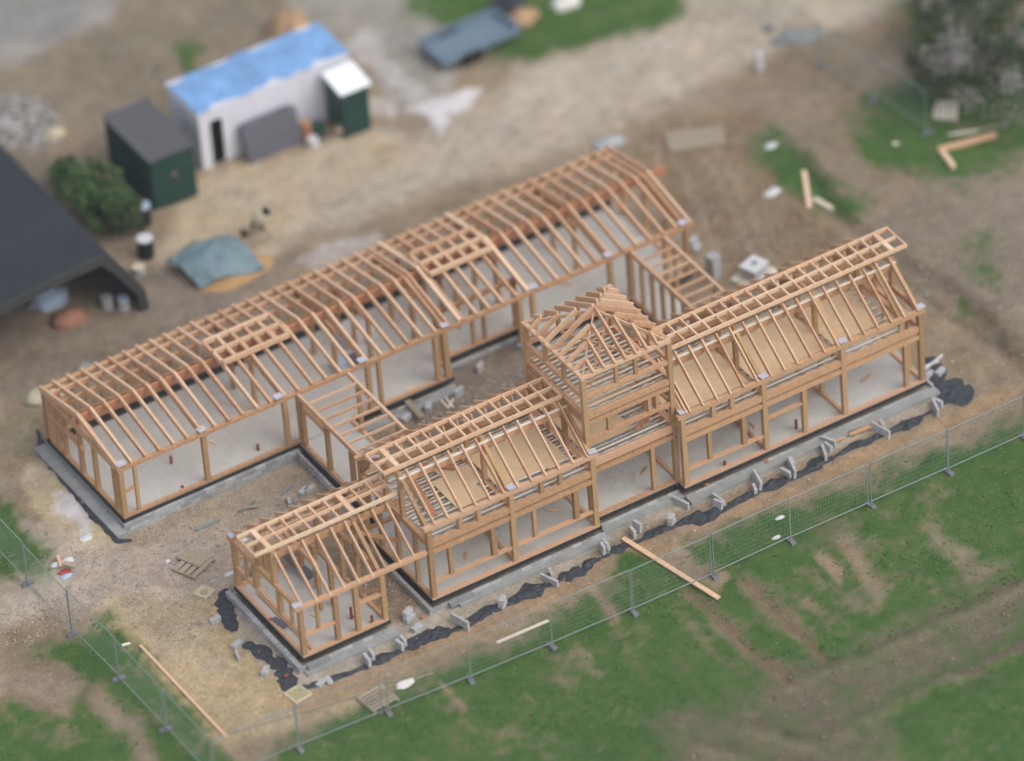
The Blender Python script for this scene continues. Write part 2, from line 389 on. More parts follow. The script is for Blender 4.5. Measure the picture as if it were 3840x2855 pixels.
zone([(1400, 1420), (1700, 1430), (1960, 1330), (2400, 1120), (2400, 1420), (1950, 1620), (1950, 1800), (1300, 1800)], (107, 101, 84), 90, .95)
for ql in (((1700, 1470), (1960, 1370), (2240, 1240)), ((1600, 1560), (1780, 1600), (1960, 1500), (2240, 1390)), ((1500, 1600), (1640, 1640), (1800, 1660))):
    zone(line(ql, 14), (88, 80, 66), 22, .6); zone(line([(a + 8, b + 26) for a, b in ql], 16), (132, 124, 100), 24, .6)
zone(line([(1490, 1275), (1560, 1340), (1640, 1420), (1710, 1480)], 34), (118, 101, 80), 20, .9)
zone(line([(1615, 1255), (1680, 1320), (1740, 1380), (1790, 1430)], 32), (118, 101, 80), 20, .9)
zone([(0, 1360), (150, 1390), (230, 1500), (120, 1560), (0, 1540)], (126, 112, 92), 40, .7)
dry = .5 + .5 * n_mid * .7 + .3 * n_fine
n_str = fbm(wx * .8 + wy * .25, (wy - wx * .1) * .35, 1.9, 12)
gmask = np.clip(gr * .62 + .30 + .30 * n_mid + .40 * n_fine + .30 * n_str + .12 * n_big - gsub * (1.0 + .5 * n_fine), 0, 1)
gmask = np.where(gr <= -.98, 0, gmask)
# ruts pressed into the field
for q in ([(1490, 1275), (1560, 1340), (1640, 1420), (1710, 1480)], [(1615, 1255), (1680, 1320), (1740, 1380), (1790, 1430)], [(1700, 1480), (1900, 1395), (2230, 1240)], [(1640, 1560), (1760, 1620), (1930, 1560), (2230, 1420)]):
    P[:, 2] -= .09 * smooth(sd(line(q, 16), S2) / 14 + .5)
nx, ny = len(xs), len(ys)
idx = np.arange(nx * ny).reshape(ny, nx)
F = np.stack([idx[:-1, :-1], idx[:-1, 1:], idx[1:, 1:], idx[1:, :-1]], -1).reshape(-1, 4)
def mesh_np(name, V, F):
    me = bpy.data.meshes.new(name); k = F.shape[1]
    me.vertices.add(len(V)); me.vertices.foreach_set('co', V.astype(np.float32).ravel())
    me.loops.add(F.size); me.loops.foreach_set('vertex_index', F.astype(np.int32).ravel())
    me.polygons.add(len(F)); me.polygons.foreach_set('loop_start', np.arange(0, F.size, k, dtype=np.int32))
    me.polygons.foreach_set('loop_total', np.full(len(F), k, np.int32))
    me.update(calc_edges=True); me.validate(); return me
gm = mesh_np('ground', P, F)
gm.polygons.foreach_set('use_smooth', [True] * len(gm.polygons))
a = gm.color_attributes.new('soil', 'FLOAT_COLOR', 'POINT')
a.data.foreach_set('color', np.concatenate([np.clip(col, 0, 1), gmask[:, None]], 1).astype(np.float32).ravel())
ground = bpy.data.objects.new('ground', gm); COL.objects.link(ground)
tag(ground, 'bare tan building-site soil turning to grass and wheel ruts around the timber frames', 'ground', kind='structure')
m = NT('site_ground', .95, .15)
at_ = m.n('ShaderNodeVertexColor', layer_name='soil')
p1 = m.pos()
nf = m.noise(1.6, 8, .72, p1); ng = m.noise(9, 6, .75, p1, .3); ns = m.noise(26, 4, .7, p1)
pm = m.pos((.35, 1.6, 1)); nstraw = m.noise(9, 5, .7, pm, .6)
dirt = m.mix(.55, at_.outputs['Color'], m.ramp(ng, [(.3, (.24, .235, .23, 1)), (.48, (.48, .48, .48, 1)), (.7, (.78, .77, .75, 1))]), 'OVERLAY')
dirt = m.mix(.5, dirt, m.ramp(nf, [(.32, (.32, .31, .29, 1)), (.68, (.68, .68, .68, 1))]), 'OVERLAY')
dirt = m.mix(.35, dirt, m.ramp(nstraw, [(.35, (.38, .37, .35, 1)), (.7, (.66, .64, .58, 1))]), 'OVERLAY')
vor = m.n('ShaderNodeTexVoronoi'); vor.inputs['Scale'].default_value = 7; m.l(p1, vor.inputs['Vector'])
peb = m.math('LESS_THAN', vor.outputs['Distance'], .16)
peb = m.math('MULTIPLY', peb, m.math('GREATER_THAN', m.noise(1.1, 3, .6, p1), .52))
dirt = m.mix(m.math('MULTIPLY', peb, .55), dirt, (.52, .47, .42, 1))
gcol = m.ramp(m.noise(1.1, 6, .7, p1), [(.3, (.052, .104, .027, 1)), (.5, (.074, .146, .031, 1)), (.7, (.13, .17, .055, 1))])
gcol = m.mix(.3, gcol, m.ramp(ns, [(.3, (.03, .065, .02, 1)), (.7, (.08, .13, .05, 1))]))
gf = m.math('ADD', at_.outputs['Alpha'], m.math('MULTIPLY', m.math('SUBTRACT', ng, .5), 1.1))
gf = m.math('MULTIPLY', m.math('SUBTRACT', gf, .18), 1.45, True)
gf = m.math('MULTIPLY', gf, m.math('GREATER_THAN', at_.outputs['Alpha'], .02))
m.color(m.mix(gf, dirt, gcol)); m.bump(m.math('ADD', ng, m.math('MULTIPLY', ns, .5)), .7, .05)
gm.materials.append(m.m)

def sample(arr, x, y):
    i = np.clip(np.searchsorted(xs, x) , 0, nx - 1); j = np.clip(np.searchsorted(ys, y), 0, ny - 1)
    return arr.reshape(ny, nx)[j, i]
ZG = P[:, 2].copy()
# tufts of grass
NT_ = 150000
tx = RNG.uniform(-14, 46, NT_); ty = RNG.uniform(-22, 46, NT_)
ok = RNG.random(NT_) < (sample(gmask, tx, ty) - .22) * 1.6
q = project(np.stack([tx, ty, np.full(NT_, GZ)], -1)); ok &= (q[:, 0] > -60) & (q[:, 0] < 2290) & (q[:, 1] > -60) & (q[:, 1] < 1720)
tx = tx[ok]; ty = ty[ok]; tz = sample(ZG, tx, ty) - .02; n = len(tx)
V = []; base = np.stack([tx, ty, tz], -1); Vs = []
for b in range(3):
    an = RNG.uniform(0, 2 * np.pi, n); h = RNG.uniform(.02, .05, n) * (1 + .5 * sample(n_big, tx, ty)); w = RNG.uniform(.03, .07, n); ln = RNG.uniform(.03, .12, n)
    o = np.stack([RNG.uniform(-.05, .05, n), RNG.uniform(-.05, .05, n), np.zeros(n)], -1)
    sx = np.stack([np.cos(an), np.sin(an), np.zeros(n)], -1); lx = np.stack([-np.sin(an), np.cos(an), np.zeros(n)], -1)
    A = base + o - sx * w[:, None]; B = base + o + sx * w[:, None]; C_ = base + o + lx * ln[:, None] + np.stack([np.zeros(n), np.zeros(n), h], -1)
    Vs.append(np.stack([A, B, C_], 1))
V = np.concatenate(Vs, 0).reshape(-1, 3); Fg = np.arange(len(V)).reshape(-1, 3)
me = mesh_np('grass', V, Fg); me.materials.append(M['grass'])
o = bpy.data.objects.new('grass', me); COL.objects.link(o)
tag(o, 'short green grass growing in the field and verges round the site', 'grass', kind='stuff')
# loose stones
def scatter_stones(name, n, polys, rmin, rmax, mat, label, alt=None):
    x = RNG.uniform(-14, 46, n * 14); y = RNG.uniform(-22, 46, n * 14)
    q = project(np.stack([x, y, np.full(len(x), GZ)], -1)); ok = np.zeros(len(x), bool)
    for p in polys: ok |= sd(p, q) > 0
    inb = lambda x0, x1, y0, y1: (x > x0) & (x < x1) & (y > y0) & (y < y1)
    ok &= ~(inb(-.3, 3.9, -.3, 5.3) | inb(5.2, 27.8, -.3, 5.3) | inb(-1.8, 24.2, 10.6, 17.4) | inb(6.2, 8.8, 5, 11) | inb(21, 23, 5, 11))
    ok &= (sample(gmask, x, y) < .3) & (sample(gr, x, y) < -.6 if name == 'gravel' else True)
    x = x[ok][:n]; y = y[ok][:n]; n = len(x); z = sample(ZG, x, y)
    r = rmin + (rmax - rmin) * RNG.random(n) ** 2.5
    oc = np.array([(1, 0, 0), (0, 1, 0), (-1, 0, 0), (0, -1, 0), (0, 0, 1), (0, 0, -1)], float)
    fc = np.array([(0, 1, 4), (1, 2, 4), (2, 3, 4), (3, 0, 4), (1, 0, 5), (2, 1, 5), (3, 2, 5), (0, 3, 5)])
    sc_ = RNG.uniform(.6, 1.4, (n, 6, 1)) * np.array([1, 1, .6])
    V = np.stack([x, y, z], -1)[:, None] + oc[None] * sc_ * r[:, None, None]
    Fs = (fc[None] + (np.arange(n) * 6)[:, None, None]).reshape(-1, 3)
    me = mesh_np(name, V.reshape(-1, 3), Fs); me.materials.append(mat)
    o = bpy.data.objects.new(name, me); COL.objects.link(o); tag(o, label, 'gravel', kind='stuff'); return o
M['stones'] = (lambda m: m)(leafmat('loose_stones', [(.20, .17, .14), (.33, .27, .22), (.42, .33, .28), (.50, .46, .40), (.62, .58, .53)], .9))
scatter_stones('gravel', 24000, [[(640, 970), (760, 1060), (640, 1100), (540, 1140), (300, 1180), (290, 1150)], [(-50, 1180), (300, 1190), (640, 1070), (760, 1120), (540, 1240), (480, 1290), (430, 1400), (150, 1380), (-50, 1420)],
    [(990, 780), (1190, 700), (1420, 740), (1400, 900), (1000, 960), (870, 910)], [(780, 1150), (950, 1330), (850, 1370), (700, 1200)]],   .014, .075, M['stones'], 'loose pale pink and grey gravel spread over the stony yards')
scatter_stones('drainage_gravel', 9000, [[(500, 1270), (490, 1350), (560, 1440), (650, 1500), (700, 1490), (870, 1410), (1000, 1350), (1200, 1260), (1330, 1190), (1470, 1125), (2070, 880), (2010, 820), (1490, 1050), (1300, 1120), (950, 1310), (850, 1350), (660, 1430), (520, 1280)]], .014, .05, M['stones'], 'tan drainage gravel in the strip beside the front plinth')
scatter_stones('scattered_stones', 3500, [[(1880, 480), (2250, 330), (2250, 900), (2060, 900), (2010, 700), (1700, 650), (1480, 500), (1500, 300), (1700, 300)],
    [(250, 1300), (620, 1300), (1350, 1200), (2100, 880), (2200, 860), (1300, 1280), (600, 1600), (450, 1600)]], .015, .07, M['stones'], 'scattered pale stones lying on the bare soil right of and before the house')
M['stones_grey'] = leafmat('rubble_lumps', [(.16, .145, .13), (.29, .27, .25), (.46, .44, .42)], .95)
scatter_stones('rubble', 2600, [[(0, 190), (90, 200), (130, 300), (110, 340), (200, 330), (200, 400), (100, 400), (0, 330)], [(560, 1100), (640, 1020), (720, 1020), (760, 1060), (640, 1120)]], .03, .16, M['stones_grey'], 'broken grey rubble strewn behind the dark barn and in the left courtyard')
scatter_stones('soil_clods', 5000, [[(180, 60), (620, 60), (400, 190), (230, 250), (150, 170)], [(1380, 300), (1700, 260), (1760, 460), (1960, 640), (1560, 560)], [(1450, 1560), (1960, 1360), (2230, 1250), (2230, 1400), (1950, 1560), (1900, 1650), (1450, 1650)]], .03, .10, leafmat('soil_lumps', [(.13, .10, .07), (.20, .165, .12), (.27, .23, .175)], .95), 'brown clods of dug soil lying on the worn ground')

# ------------------------------------------------------------------ timber frames
def section(name, x, y, label):
    return empty(name, (x, y, 0), label, 'timber frame', 'timber frames of the unfinished house')
def P1(sec, name, mat, a, b, w, h, up=(0, 0, 1)):
    return MB().bar(a, b, w, h, up).build(name, mat, sec)
def post(sec, x, y, z0, z1, s=.19, name='post', s2=None):
    s2 = s2 or s; dx = J(.01)
    return MB().bar((x, y, z0), (x + dx, y, z1), s, s2, (0, 1, 0)).build(name, 'wood_post', sec)
def slab(sec, polys, z=0.0):
    b = MB()
    for (x0, x1, y0, y1) in polys: b.box(x0, x1, y0, y1, -.18, z)
    return b.build('floor_slab', 'slab', sec)
def membrane(sec, segs):
    """black strip showing under the sole plate; segs (x0,y0,x1,y1)"""
    b = MB()
    for (x0, y0, x1, y1) in segs:
        if abs(x1 - x0) > abs(y1 - y0): b.box(x0, x1, y0 - .05, y0 + .03, -.13, -.005)
        else: b.box(x0 - .05, x0 + .03, y0, y1, -.13, -.005)
    return b.build('damp_proof_membrane', 'membrane', sec)
def plinth(sec, x0, y0, x1, y1, side, z0=-.63, z1=-.11, off=.06, w=.1, name='block_plinth'):
    """course of blocks along a wall; side is the outward normal"""
    b = MB(); L = math.hypot(x1 - x0, y1 - y0); d = Vector((x1 - x0, y1 - y0, 0)) / L; nrm = Vector(side + (0,))
    hh = (z1 - z0) / 3
    for c in range(3):
        t = -.22 * (c % 2)
        while t < L - .05:
            a = max(t, 0); e = min(t + .44, L)
            if e - a > .06:
                o = off + J(.008); zt = z0 + hh * (c + 1) - .006 + J(.004)
                p = Vector((x0, y0, 0)) + nrm * (o + w / 2)
                A = p + d * (a + .005); B = p + d * (e - .005)
                b.bar((A.x, A.y, (z0 + hh * c + zt) / 2), (B.x, B.y, (z0 + hh * c + zt) / 2), w, zt - z0 - hh * c)
            t += .44
    return b.build(name, 'block', sec)
def ledge(sec, boxes, mat='footing', name='concrete_footing'):
    b = MB()
    for q in boxes: b.box(*q)
    return b.build(name, mat, sec)

def zig(b, x0, x1, y, z0, z1, step=.3):
    n = max(2, int((x1 - x0) / step)); dx = (x1 - x0) / n
    for i in range(n):
        a, c = ((z0, z1) if i % 2 == 0 else (z1, z0))
        b.bar((x0 + i * dx, y, a), (x0 + (i + 1) * dx, y, c), .03, .015, (0, 1, 0))
def joist(sec, x0, x1, y, z, d=.25):
    """open web joist: pale flat chords with zigzag metal web"""
    b = MB(); b.box(x0, x1, y - .028, y + .028, z - .042, z); b.box(x0, x1, y - .028, y + .028, z - d, z - d + .04)
    j = b.build('joist', 'wood_pale', sec)
    w = MB(); zig(w, x0, x1, y, z - d + .03, z - .04); w.build('metal_web', 'galv', j); return j
def ladder(sec, x0, x1, y0, y1, z, n, wide=()):
    """flat ladder frame on the ridge, two rows of square bays"""
    b = MB(); h = .15; w = .075
    b.box(x0, x1, y0 - w / 2, y0 + w / 2, z - h, z); b.box(x0, x1, y1 - w / 2, y1 + w / 2, z - h, z)
    ym = (y0 + y1) / 2
    st = (x1 - x0 - .09) / n
    for i in range(n + 1):
        xa = x0 + .045 + i * st; ww = .062 if i not in wide else .19
        if i in (0, n): xa = x0 + .0 if i == 0 else x1
        for (ya, yb) in ((y0 + w / 2 + .002, ym - .038), (ym + .038, y1 - w / 2 - .002)):
            jx = J(.02) if 0 < i < n else 0
            b.box(xa - ww + jx if i == n else xa - ww / 2 + jx, xa + ww / 2 + jx if i < n else xa, ya, yb, z - h + .006, z - .006 + J(.003))
    b.box(x0 + .05, x1 - .05, ym - .036, ym + .036, z - h + .008, z - .004)
    return b.build('ridge_ladder', 'wood_fresh', sec)
def arch(sec, x, ze, zr, y1=1.93, D=5.05, t=.14, mirror=True):
    """curved principal rafter pair under the common rafters"""
    for s in ((0, 1) if mirror else (0,)):
        f = (lambda y: y) if s == 0 else (lambda y: D - y)
        top = [(f(.12), ze - .12), (f(y1), zr - .2)]
        low = []
        for i in range(9):
            u = i / 8; yy = y1 + (.14 - y1) * u
            zz = zr - .38 + (ze - .75 - (zr - .38)) * u + .30 * math.sin(math.pi * min(1, u * 1.02)) * .8
            zz = min(zz, (ze - .12) + (zr - .2 - ze + .12) * (yy - .12) / (y1 - .12) - .08)
            low.append((f(yy), zz))
        MB().prism(top + low, 'X', x - t / 2, x + t / 2).build('principal_rafter', 'wood_post', sec)
def pairs(sec, xl, ze, zr, y1=1.93, D=5.05, w=.062, h=.19):
    """common rafters, front and back slope"""
    sl = math.atan2(zr - ze, y1 - .0)
    for x in xl:
        x += J(.012); dz = h / 2 / math.cos(sl); m_ = 'wood_rafter'
        MB().bar((x, .02, ze + .13 - dz), (x + J(.01), y1, zr + .0 - dz), w, h).build('rafter', m_, sec)
        MB().bar((x, D + .02, ze + .34 - dz), (x + J(.01), D - y1, zr - dz), w, h + .02).build('rafter', m_, sec)

D = 5.05
# ---- 1: low wing at the near left
s1 = section('low_wing_frame', 1.8, 2.5, 'low single-storey timber frame wing at the near left corner with a flat ridge ladder')
slab(s1, [(0, 3.66, 0, D)])
membrane(s1, [(-.05, -.004, 3.7, 0), (0, .04, 0, D)])
plinth(s1, -.12, -.28, -.12, D + .1, (-1, 0), w=.2, z1=-.13); plinth(s1, -.25, -.08, 3.7, -.08, (0, -1), z1=-.2)
ledge(s1, [(-.2, 3.75, -.62, -.2, -.52, -.30)])
ledge(s1, [(-.05, .9, -.42, -.19, -.34, -.13)], 'block_dark', 'mortar_ledge')
for a, b_ in (((-.0, .08, .05), (3.66, .08, .05)), ((.08, .15, .05), (.08, D - .05, .05)), ((.0, D - .08, .05), (3.66, D - .08, .05)), ((3.56, .17, .05), (3.56, D - .2, .05))):
    P1(s1, 'sole_plate', 'wood', a, b_, .15, .1)
P1(s1, 'sole_plate', 'wood', (.5, .16, .05), (.5, 4.2, .05), .12, .1)
for x in (.1, 1.55, 2.42, 3.56): post(s1, x, .1, .1, 2.2)
post(s1, .8, .1, 1.0, 2.2, .12, 'stud')
for x in (.1, 1.3, 2.42, 3.56): post(s1, x, D - .1, .1, 2.2, .16)
for x in (1.85, 3.0): post(s1, x, D - .1, .1, 1.25, .1, 'stud')
P1(s1, 'rail', 'wood', (.2, .1, .95), (1.46, .1, .95), .14, .12); P1(s1, 'rail', 'wood', (2.52, .1, 1.3), (3.47, .1, 1.3), .14, .12)
P1(s1, 'rail', 'wood', (.2, D - .1, 1.3), (3.4, D - .1, 1.3), .12, .12)
P1(s1, 'wall_plate', 'wood', (-.12, .08, 2.3), (5.5, .08, 2.3), .17, .15); P1(s1, 'wall_plate', 'wood', (-.12, D - .08, 2.38), (5.5, D - .08, 2.38), .17, .15)
P1(s1, 'rail', 'wood', (.1, .2, 1.0), (.1, D - .2, 1.0), .14, .13)
P1(s1, 'tie_beam', 'wood', (.1, .17, 2.2), (.1, D - .17, 2.2), .16, .2)
for y, z0, z1, s in ((.78, 1.07, 2.1, .11), (1.62, 1.07, 2.1, .19), (3.4, 1.07, 2.1, .19), (4.1, 1.07, 2.1, .11)): post(s1, .1, y, z0, z1, s, 'stud')
for y in (1.93, D - 1.93): post(s1, .12, y, 2.3, 3.85, .19, 'queen_post')
P1(s1, 'tie_beam', 'wood', (.1, 1.85, 3.8), (.1, D - 1.85, 3.8), .15, .16)
post(s1, .1, 4.96, .1, 2.3, .19)
for x in (3.56,):
    P1(s1, 'tie_beam', 'wood', (x, .17, 2.2), (x, D - .17, 2.2), .16, .2)
    for y in (1.93, D - 1.93): post(s1, x, y, .1, 3.7, .17, 'queen_post')
    arch(s1, x, 2.35, 3.78)
P1(s1, 'tie_beam', 'wood', (1.9, 1.95, 2.15), (1.9, D - .2, 2.15), .15, .18)
for y in (1.93, 3.1, 4.2): post(s1, 2.42, y, .1, 2.1, .16)
for y in (1.93,): post(s1, 1.9, y, .1, 2.1, .14)
P1(s1, 'brace', 'wood', (3.5, .3, 1.3), (3.5, 1.85, .25), .1, .14); P1(s1, 'brace', 'wood', (3.66, 2.0, 2.9), (5.4, 2.0, 1.6), .09, .14)
for yy in (1.93, D - 1.93): P1(s1, 'purlin', 'wood', (.0, yy, 3.48), (5.5, yy, 3.48), .11, .26)
pairs(s1, [.183 + .6 * k for k in range(9)], 2.26, 3.77)
ladder(s1, -.62, 5.42, 1.88, 3.16, 4.0, 10, (1, 7))
# ---- 2: one and a half storey block, near middle
def storey_and_half(sec, x0, x1, frames, rx, lad, bays):
    slab(sec, [(x0, x1, 0, D)])
    membrane(sec, [(x0 - .05, -.004, x1 + .05, 0), (x0, .04, x0, D), (x1 + .02, .04, x1 + .02, D)])
    for a, b_ in (((x0, .08, .05), (x1, .08, .05)), ((x0, D - .08, .05), (x1, D - .08, .05)), ((x0 + .08, .16, .05), (x0 + .08, D - .16, .05)), ((x1 - .08, .16, .05), (x1 - .08, D - .16, .05))):
        P1(sec, 'sole_plate', 'wood', a, b_, .15, .1)
    for x in frames:
        post(sec, x, .1, .1, 3.28, .2); post(sec, x, D - .1, .1, 3.28, .2)
        P1(sec, 'tie_beam', 'wood', (x, .21, 2.56), (x, D - .21, 2.56), .17, .28)
        arch(sec, x, 3.5, 4.93)
        for y in (1.93, D - 1.93): post(sec, x, y, 2.7, 4.8, .17, 'queen_post')
        P1(sec, 'collar', 'wood', (x, 2.02, 4.55), (x, D - 2.02, 4.55), .13, .2)
    for x in frames[1:-1]:
        P1(sec, 'sole_plate', 'wood', (x, .2, .05), (x, D - .2, .05), .12, .1)
        for y in (1.7, 3.3): post(sec, x, y, .1, 2.42, .14, 'stud')
        P1(sec, 'brace', 'wood', (x - .15, .5, 2.3), (x - .15, 1.6, .9), .08, .13)
    for yy in (.1, D - .1):
        P1(sec, 'floor_beam', 'wood', (x0 + .2, yy, 2.57), (x1 - .2, yy, 2.57), .15, .28)
        P1(sec, 'head_beam', 'wood', (x0 + .2, yy - .015, 2.2), (x1 - .2, yy - .015, 2.2), .13, .19)
    P1(sec, 'wall_plate', 'wood', (x0 - .1, .08, 3.37), (x1 + .12, .08, 3.37), .19, .17); P1(sec, 'wall_plate', 'wood', (x0 - .1, D - .08, 3.5), (x1 + .12, D - .08, 3.5), .19, .17)
    for yy in (1.78, D - 2.1):
        pw = P1(sec, 'purlin', 'wood', (x0, yy, 4.47), (x1, yy, 4.47), .05, .3)
        P1(pw, 'flange', 'wood_pale', (x0, yy, 4.62), (x1, yy, 4.62), .1, .045)
    pairs(sec, rx, 3.42, 4.93)
    for (a, b_) in bays:
        y = .32
        while y < D - .3: joist(sec, a, b_, y, 2.8); y += .4
    # white service duct seen under the ladder
    ladder(sec, *lad)
s2 = section('middle_block_frame', 9.2, 2.5, 'one-and-a-half storey timber frame block in the near middle with patchy chipboard attic floor')
storey_and_half(s2, 5.55, 12.85, [5.66, 9.2, 12.74], [5.92 + .6 * k for k in range(12)], (5.0, 12.7, 1.90, 3.2, 5.14, 13, (1,)), [(5.78, 9.1), (9.3, 12.64)])
plinth(s2, 5.43, -.26, 5.43, D + .1, (-1, 0), w=.14); plinth(s2, 5.3, -.08, 12.9, -.08, (0, -1), z1=-.19)
ledge(s2, [(6.4, 12.95, -.55, -.2, -.5, -.27)]); ledge(s2, [(6.05, 7.1, -.44, -.19, -.3, -.15)], 'block_dark', 'mortar_ledge')
for (x, z0, z1, s) in ((6.48, .82, 2.1, .15), (8.33, .82, 2.1, .2), (10.13, .82, 2.1, .15), (11.92, .82, 2.1, .2)): post(s2, x, .1, z0, z1, s, 'stud')
for x in (7.0, 7.8, 10.53, 11.35): post(s2, x, .1, 2.72, 3.28, .16, 'stud')
P1(s2, 'rail', 'wood', (5.77, .1, .76), (9.09, .1, .76), .15, .11); P1(s2, 'rail', 'wood', (9.31, .1, .76), (12.63, .1, .76), .15, .11)
for y in (1.2, 2.5, 3.8): post(s2, 5.66, y, .1, 2.42, .15, 'stud')
b = MB(); 
for (a0, a1, c0, c1) in ((9.32, 12.3, 1.15, 3.35), (8.05, 9.08, 1.95, 3.0), (7.45, 8.75, .95, 2.9), (9.32, 10.1, .6, 1.14), (7.9, 8.4, 3.0, 3.9), (11.0, 12.3, 3.35, 3.62), (11.4, 11.9, .95, 1.14)):
    b.box(a0, a1, c0, c1, 2.803 + random.random() * .004, 2.825 + random.random() * .004)
b.build('floor_deck', 'chip', s2)
MB().bar((6.5, 1.1, 2.86), (6.9, 3.6, 2.88), .3, .05).build('loose_board', 'wood_red', s2)
MB().bar((7.6, 3.9, 2.9), (8.6, 3.0, 2.92), .22, .05).build('loose_board', 'wood_red', s2)
# ---- 4: one and a half storey block, near right
s4 = section('right_block_frame', 22, 2.5, 'long one-and-a-half storey timber frame block at the near right with a full chipboard attic floor')
storey_and_half(s4, 16.6, 27.45, [16.72, 20.3, 23.85, 27.35], [16.88] + [17.05 + .6 * k for k in range(18)], (17.5, 28.05, 1.90, 3.2, 5.14, 18, (17,)), [(16.85, 20.2), (20.4, 23.75), (23.95, 26.6)])
plinth(s4, 16.5, -.08, 27.5, -.08, (0, -1), z1=-.2); plinth(s4, 27.57, -.1, 27.57, D, (1, 0), z1=-.2)
ledge(s4, [(16.5, 27.7, -.62, -.19, -.5, -.24)])
for (x, z0, z1, s) in ((17.82, .82, 2.1, .15), (19.35, .82, 2.1, .19), (22.05, .1, 2.1, .19), (26.65, .1, 2.1, .19)): post(s4, x, .1, z0, z1, s, 'stud')
for x in (18.08, 18.9): post(s4, x, .1, 2.72, 3.28, .17, 'stud')
P1(s4, 'rail', 'wood', (16.83, .1, .76), (20.19, .1, .76), .15, .11); P1(s4, 'rail', 'wood', (20.41, .1, 1.5), (21.95, .1, 1.5), .14, .11)
for y in (.95, 2.6, 4.1): post(s4, 27.35, y, .1, 2.42, .16, 'stud')
P1(s4, 'tie_beam', 'wood', (27.35, .2, 3.4), (27.35, D - .2, 3.4), .17, .2); P1(s4, 'tie_beam', 'wood', (26.55, .2, 3.4), (26.55, D - .2, 3.4), .17, .2)
for y in (1.93, D - 1.93): post(s4, 26.55, y, 3.5, 4.75, .18, 'queen_post')
arch(s4, 26.55, 3.5, 4.93)
b = MB(); sheets = [(16.85, 18.5, .9, 2.9), (17.95, 20.2, 2.9, 3.35), (18.5, 20.18, .9, 2.9), (20.42, 22.1, .88, 2.2), (20.42, 22.1, 2.204, 3.36), (22.104, 23.74, .88, 2.2), (22.104, 23.74, 2.204, 3.42), (23.96, 25.3, .9, 2.2), (23.96, 25.3, 2.204, 3.42)]
for i, (a0, a1, c0, c1) in enumerate(sheets): b.box(a0, a1, c0, c1, 2.803, 2.823 + .002 * (i % 3))
b.prism([(25.304, .9), (25.9, .95), (26.3, 1.05), (26.2, 1.2), (26.25, 3.3), (25.304, 3.42)], 'Z', 2.803, 2.824)
b.build('floor_deck', 'chip', s4)
# ---- 3: square tower
TX0, TX1, TY0, TY1, TZ = 12.87, 16.6, .55, 4.6, 6.75
s3 = section('tower_frame', 14.7, 2.5, 'square timber frame tower with a pyramid of open hip rafters between the two taller blocks')
slab(s3, [(12.852, 16.598, .47, D)]); membrane(s3, [(12.9, .466, 16.5, .47)])
plinth(s3, 12.9, .38, 16.5, .38, (0, -1), z1=-.2); ledge(s3, [(12.96, 16.49, -.1, .27, -.5, -.27)])
P1(s3, 'sole_plate', 'wood', (13.0, .56, .05), (16.48, .56, .05), .15, .1)
for x in (TX0, TX1):
    for y in (TY0, TY1): post(s3, x, y, .1, TZ - .12, .2)
post(s3, 15.6, .56, .1, 2.1, .17, 'stud')
levels = [(2.57, .28, 'floor_beam'), (2.2, .19, 'head_beam'), (3.77, .16, 'rail'), (4.83, .22, 'floor_beam'), (4.55, .16, 'rail'), (5.76, .17, 'rail')]
for z, h, nme in levels:
    for y in (TY0, TY1): P1(s3, nme, 'wood', (TX0 + .1, y, z), (TX1 - .1, y, z), .15, h)
    for x in (TX0, TX1): P1(s3, nme, 'wood', (x, TY0 + .1, z + .002), (x, TY1 - .1, z + .002), .15, h)
for y in (TY0, TY1): P1(s3, 'wall_plate', 'wood_rafter', (TX0 - .1, y, TZ - .06), (TX1 + .1, y, TZ - .06), .17, .12)
for x in (TX0, TX1): P1(s3, 'wall_plate', 'wood_rafter', (x, TY0 + .09, TZ - .058), (x, TY1 - .09, TZ - .058), .17, .12)
for x in (14.3, 15.15):
    post(s3, x, TY0, 5.85, TZ - .12, .14, 'stud'); post(s3, x, TY1, 5.85, TZ - .12, .14, 'stud')
for x in (13.85, 15.62, 15.95): post(s3, x, TY0, 3.85, 4.47, .15, 'stud')
for y in (1.9, 3.2): post(s3, TX0, y, 5.85, TZ - .12, .14, 'stud'); post(s3, TX1, y, 5.85, TZ - .12, .14, 'stud')
y = TY0 + .32
while y < TY1 - .2:
    joist(s3, TX0 + .12, TX1 - .12, y, 5.02); y += .5
y = TY0 + .32
while y < TY1 - .2:
    joist(s3, TX0 + .12, TX1 - .12, y, 2.78); y += .42
b = MB(); b.box(13.0, 15.2, 1.2, 4.4, 2.783, 2.803); b.box(15.204, 16.4, 2.4, 4.4, 2.783, 2.803); b.build('floor_deck', 'chip', s3)
for i in range(3): P1(s3, 'loose_board', 'wood_red', (15.2 + .3 * i, 1.0, 2.86), (16.3, 1.5 + .3 * i, 2.88), .12, .1)
cx, cy = (TX0 + TX1) / 2, (TY0 + TY1) / 2; rise = 1.12; zap = TZ + rise
def roofz(dx, dy): return zap - rise * max(abs(dx) / ((TX1 - TX0) / 2), abs(dy) / ((TY1 - TY0) / 2))
for sx in (-1, 1):
    for sy in (-1, 1):
        P1(s3, 'hip_rafter', 'wood_rafter', (cx + sx * (TX1 - TX0) / 2 * 1.02, cy + sy * (TY1 - TY0) / 2 * 1.02, TZ - .1), (cx + sx * .12, cy + sy * .12, zap - .2), .045, .14)
hx, hy = (TX1 - TX0) / 2, (TY1 - TY0) / 2
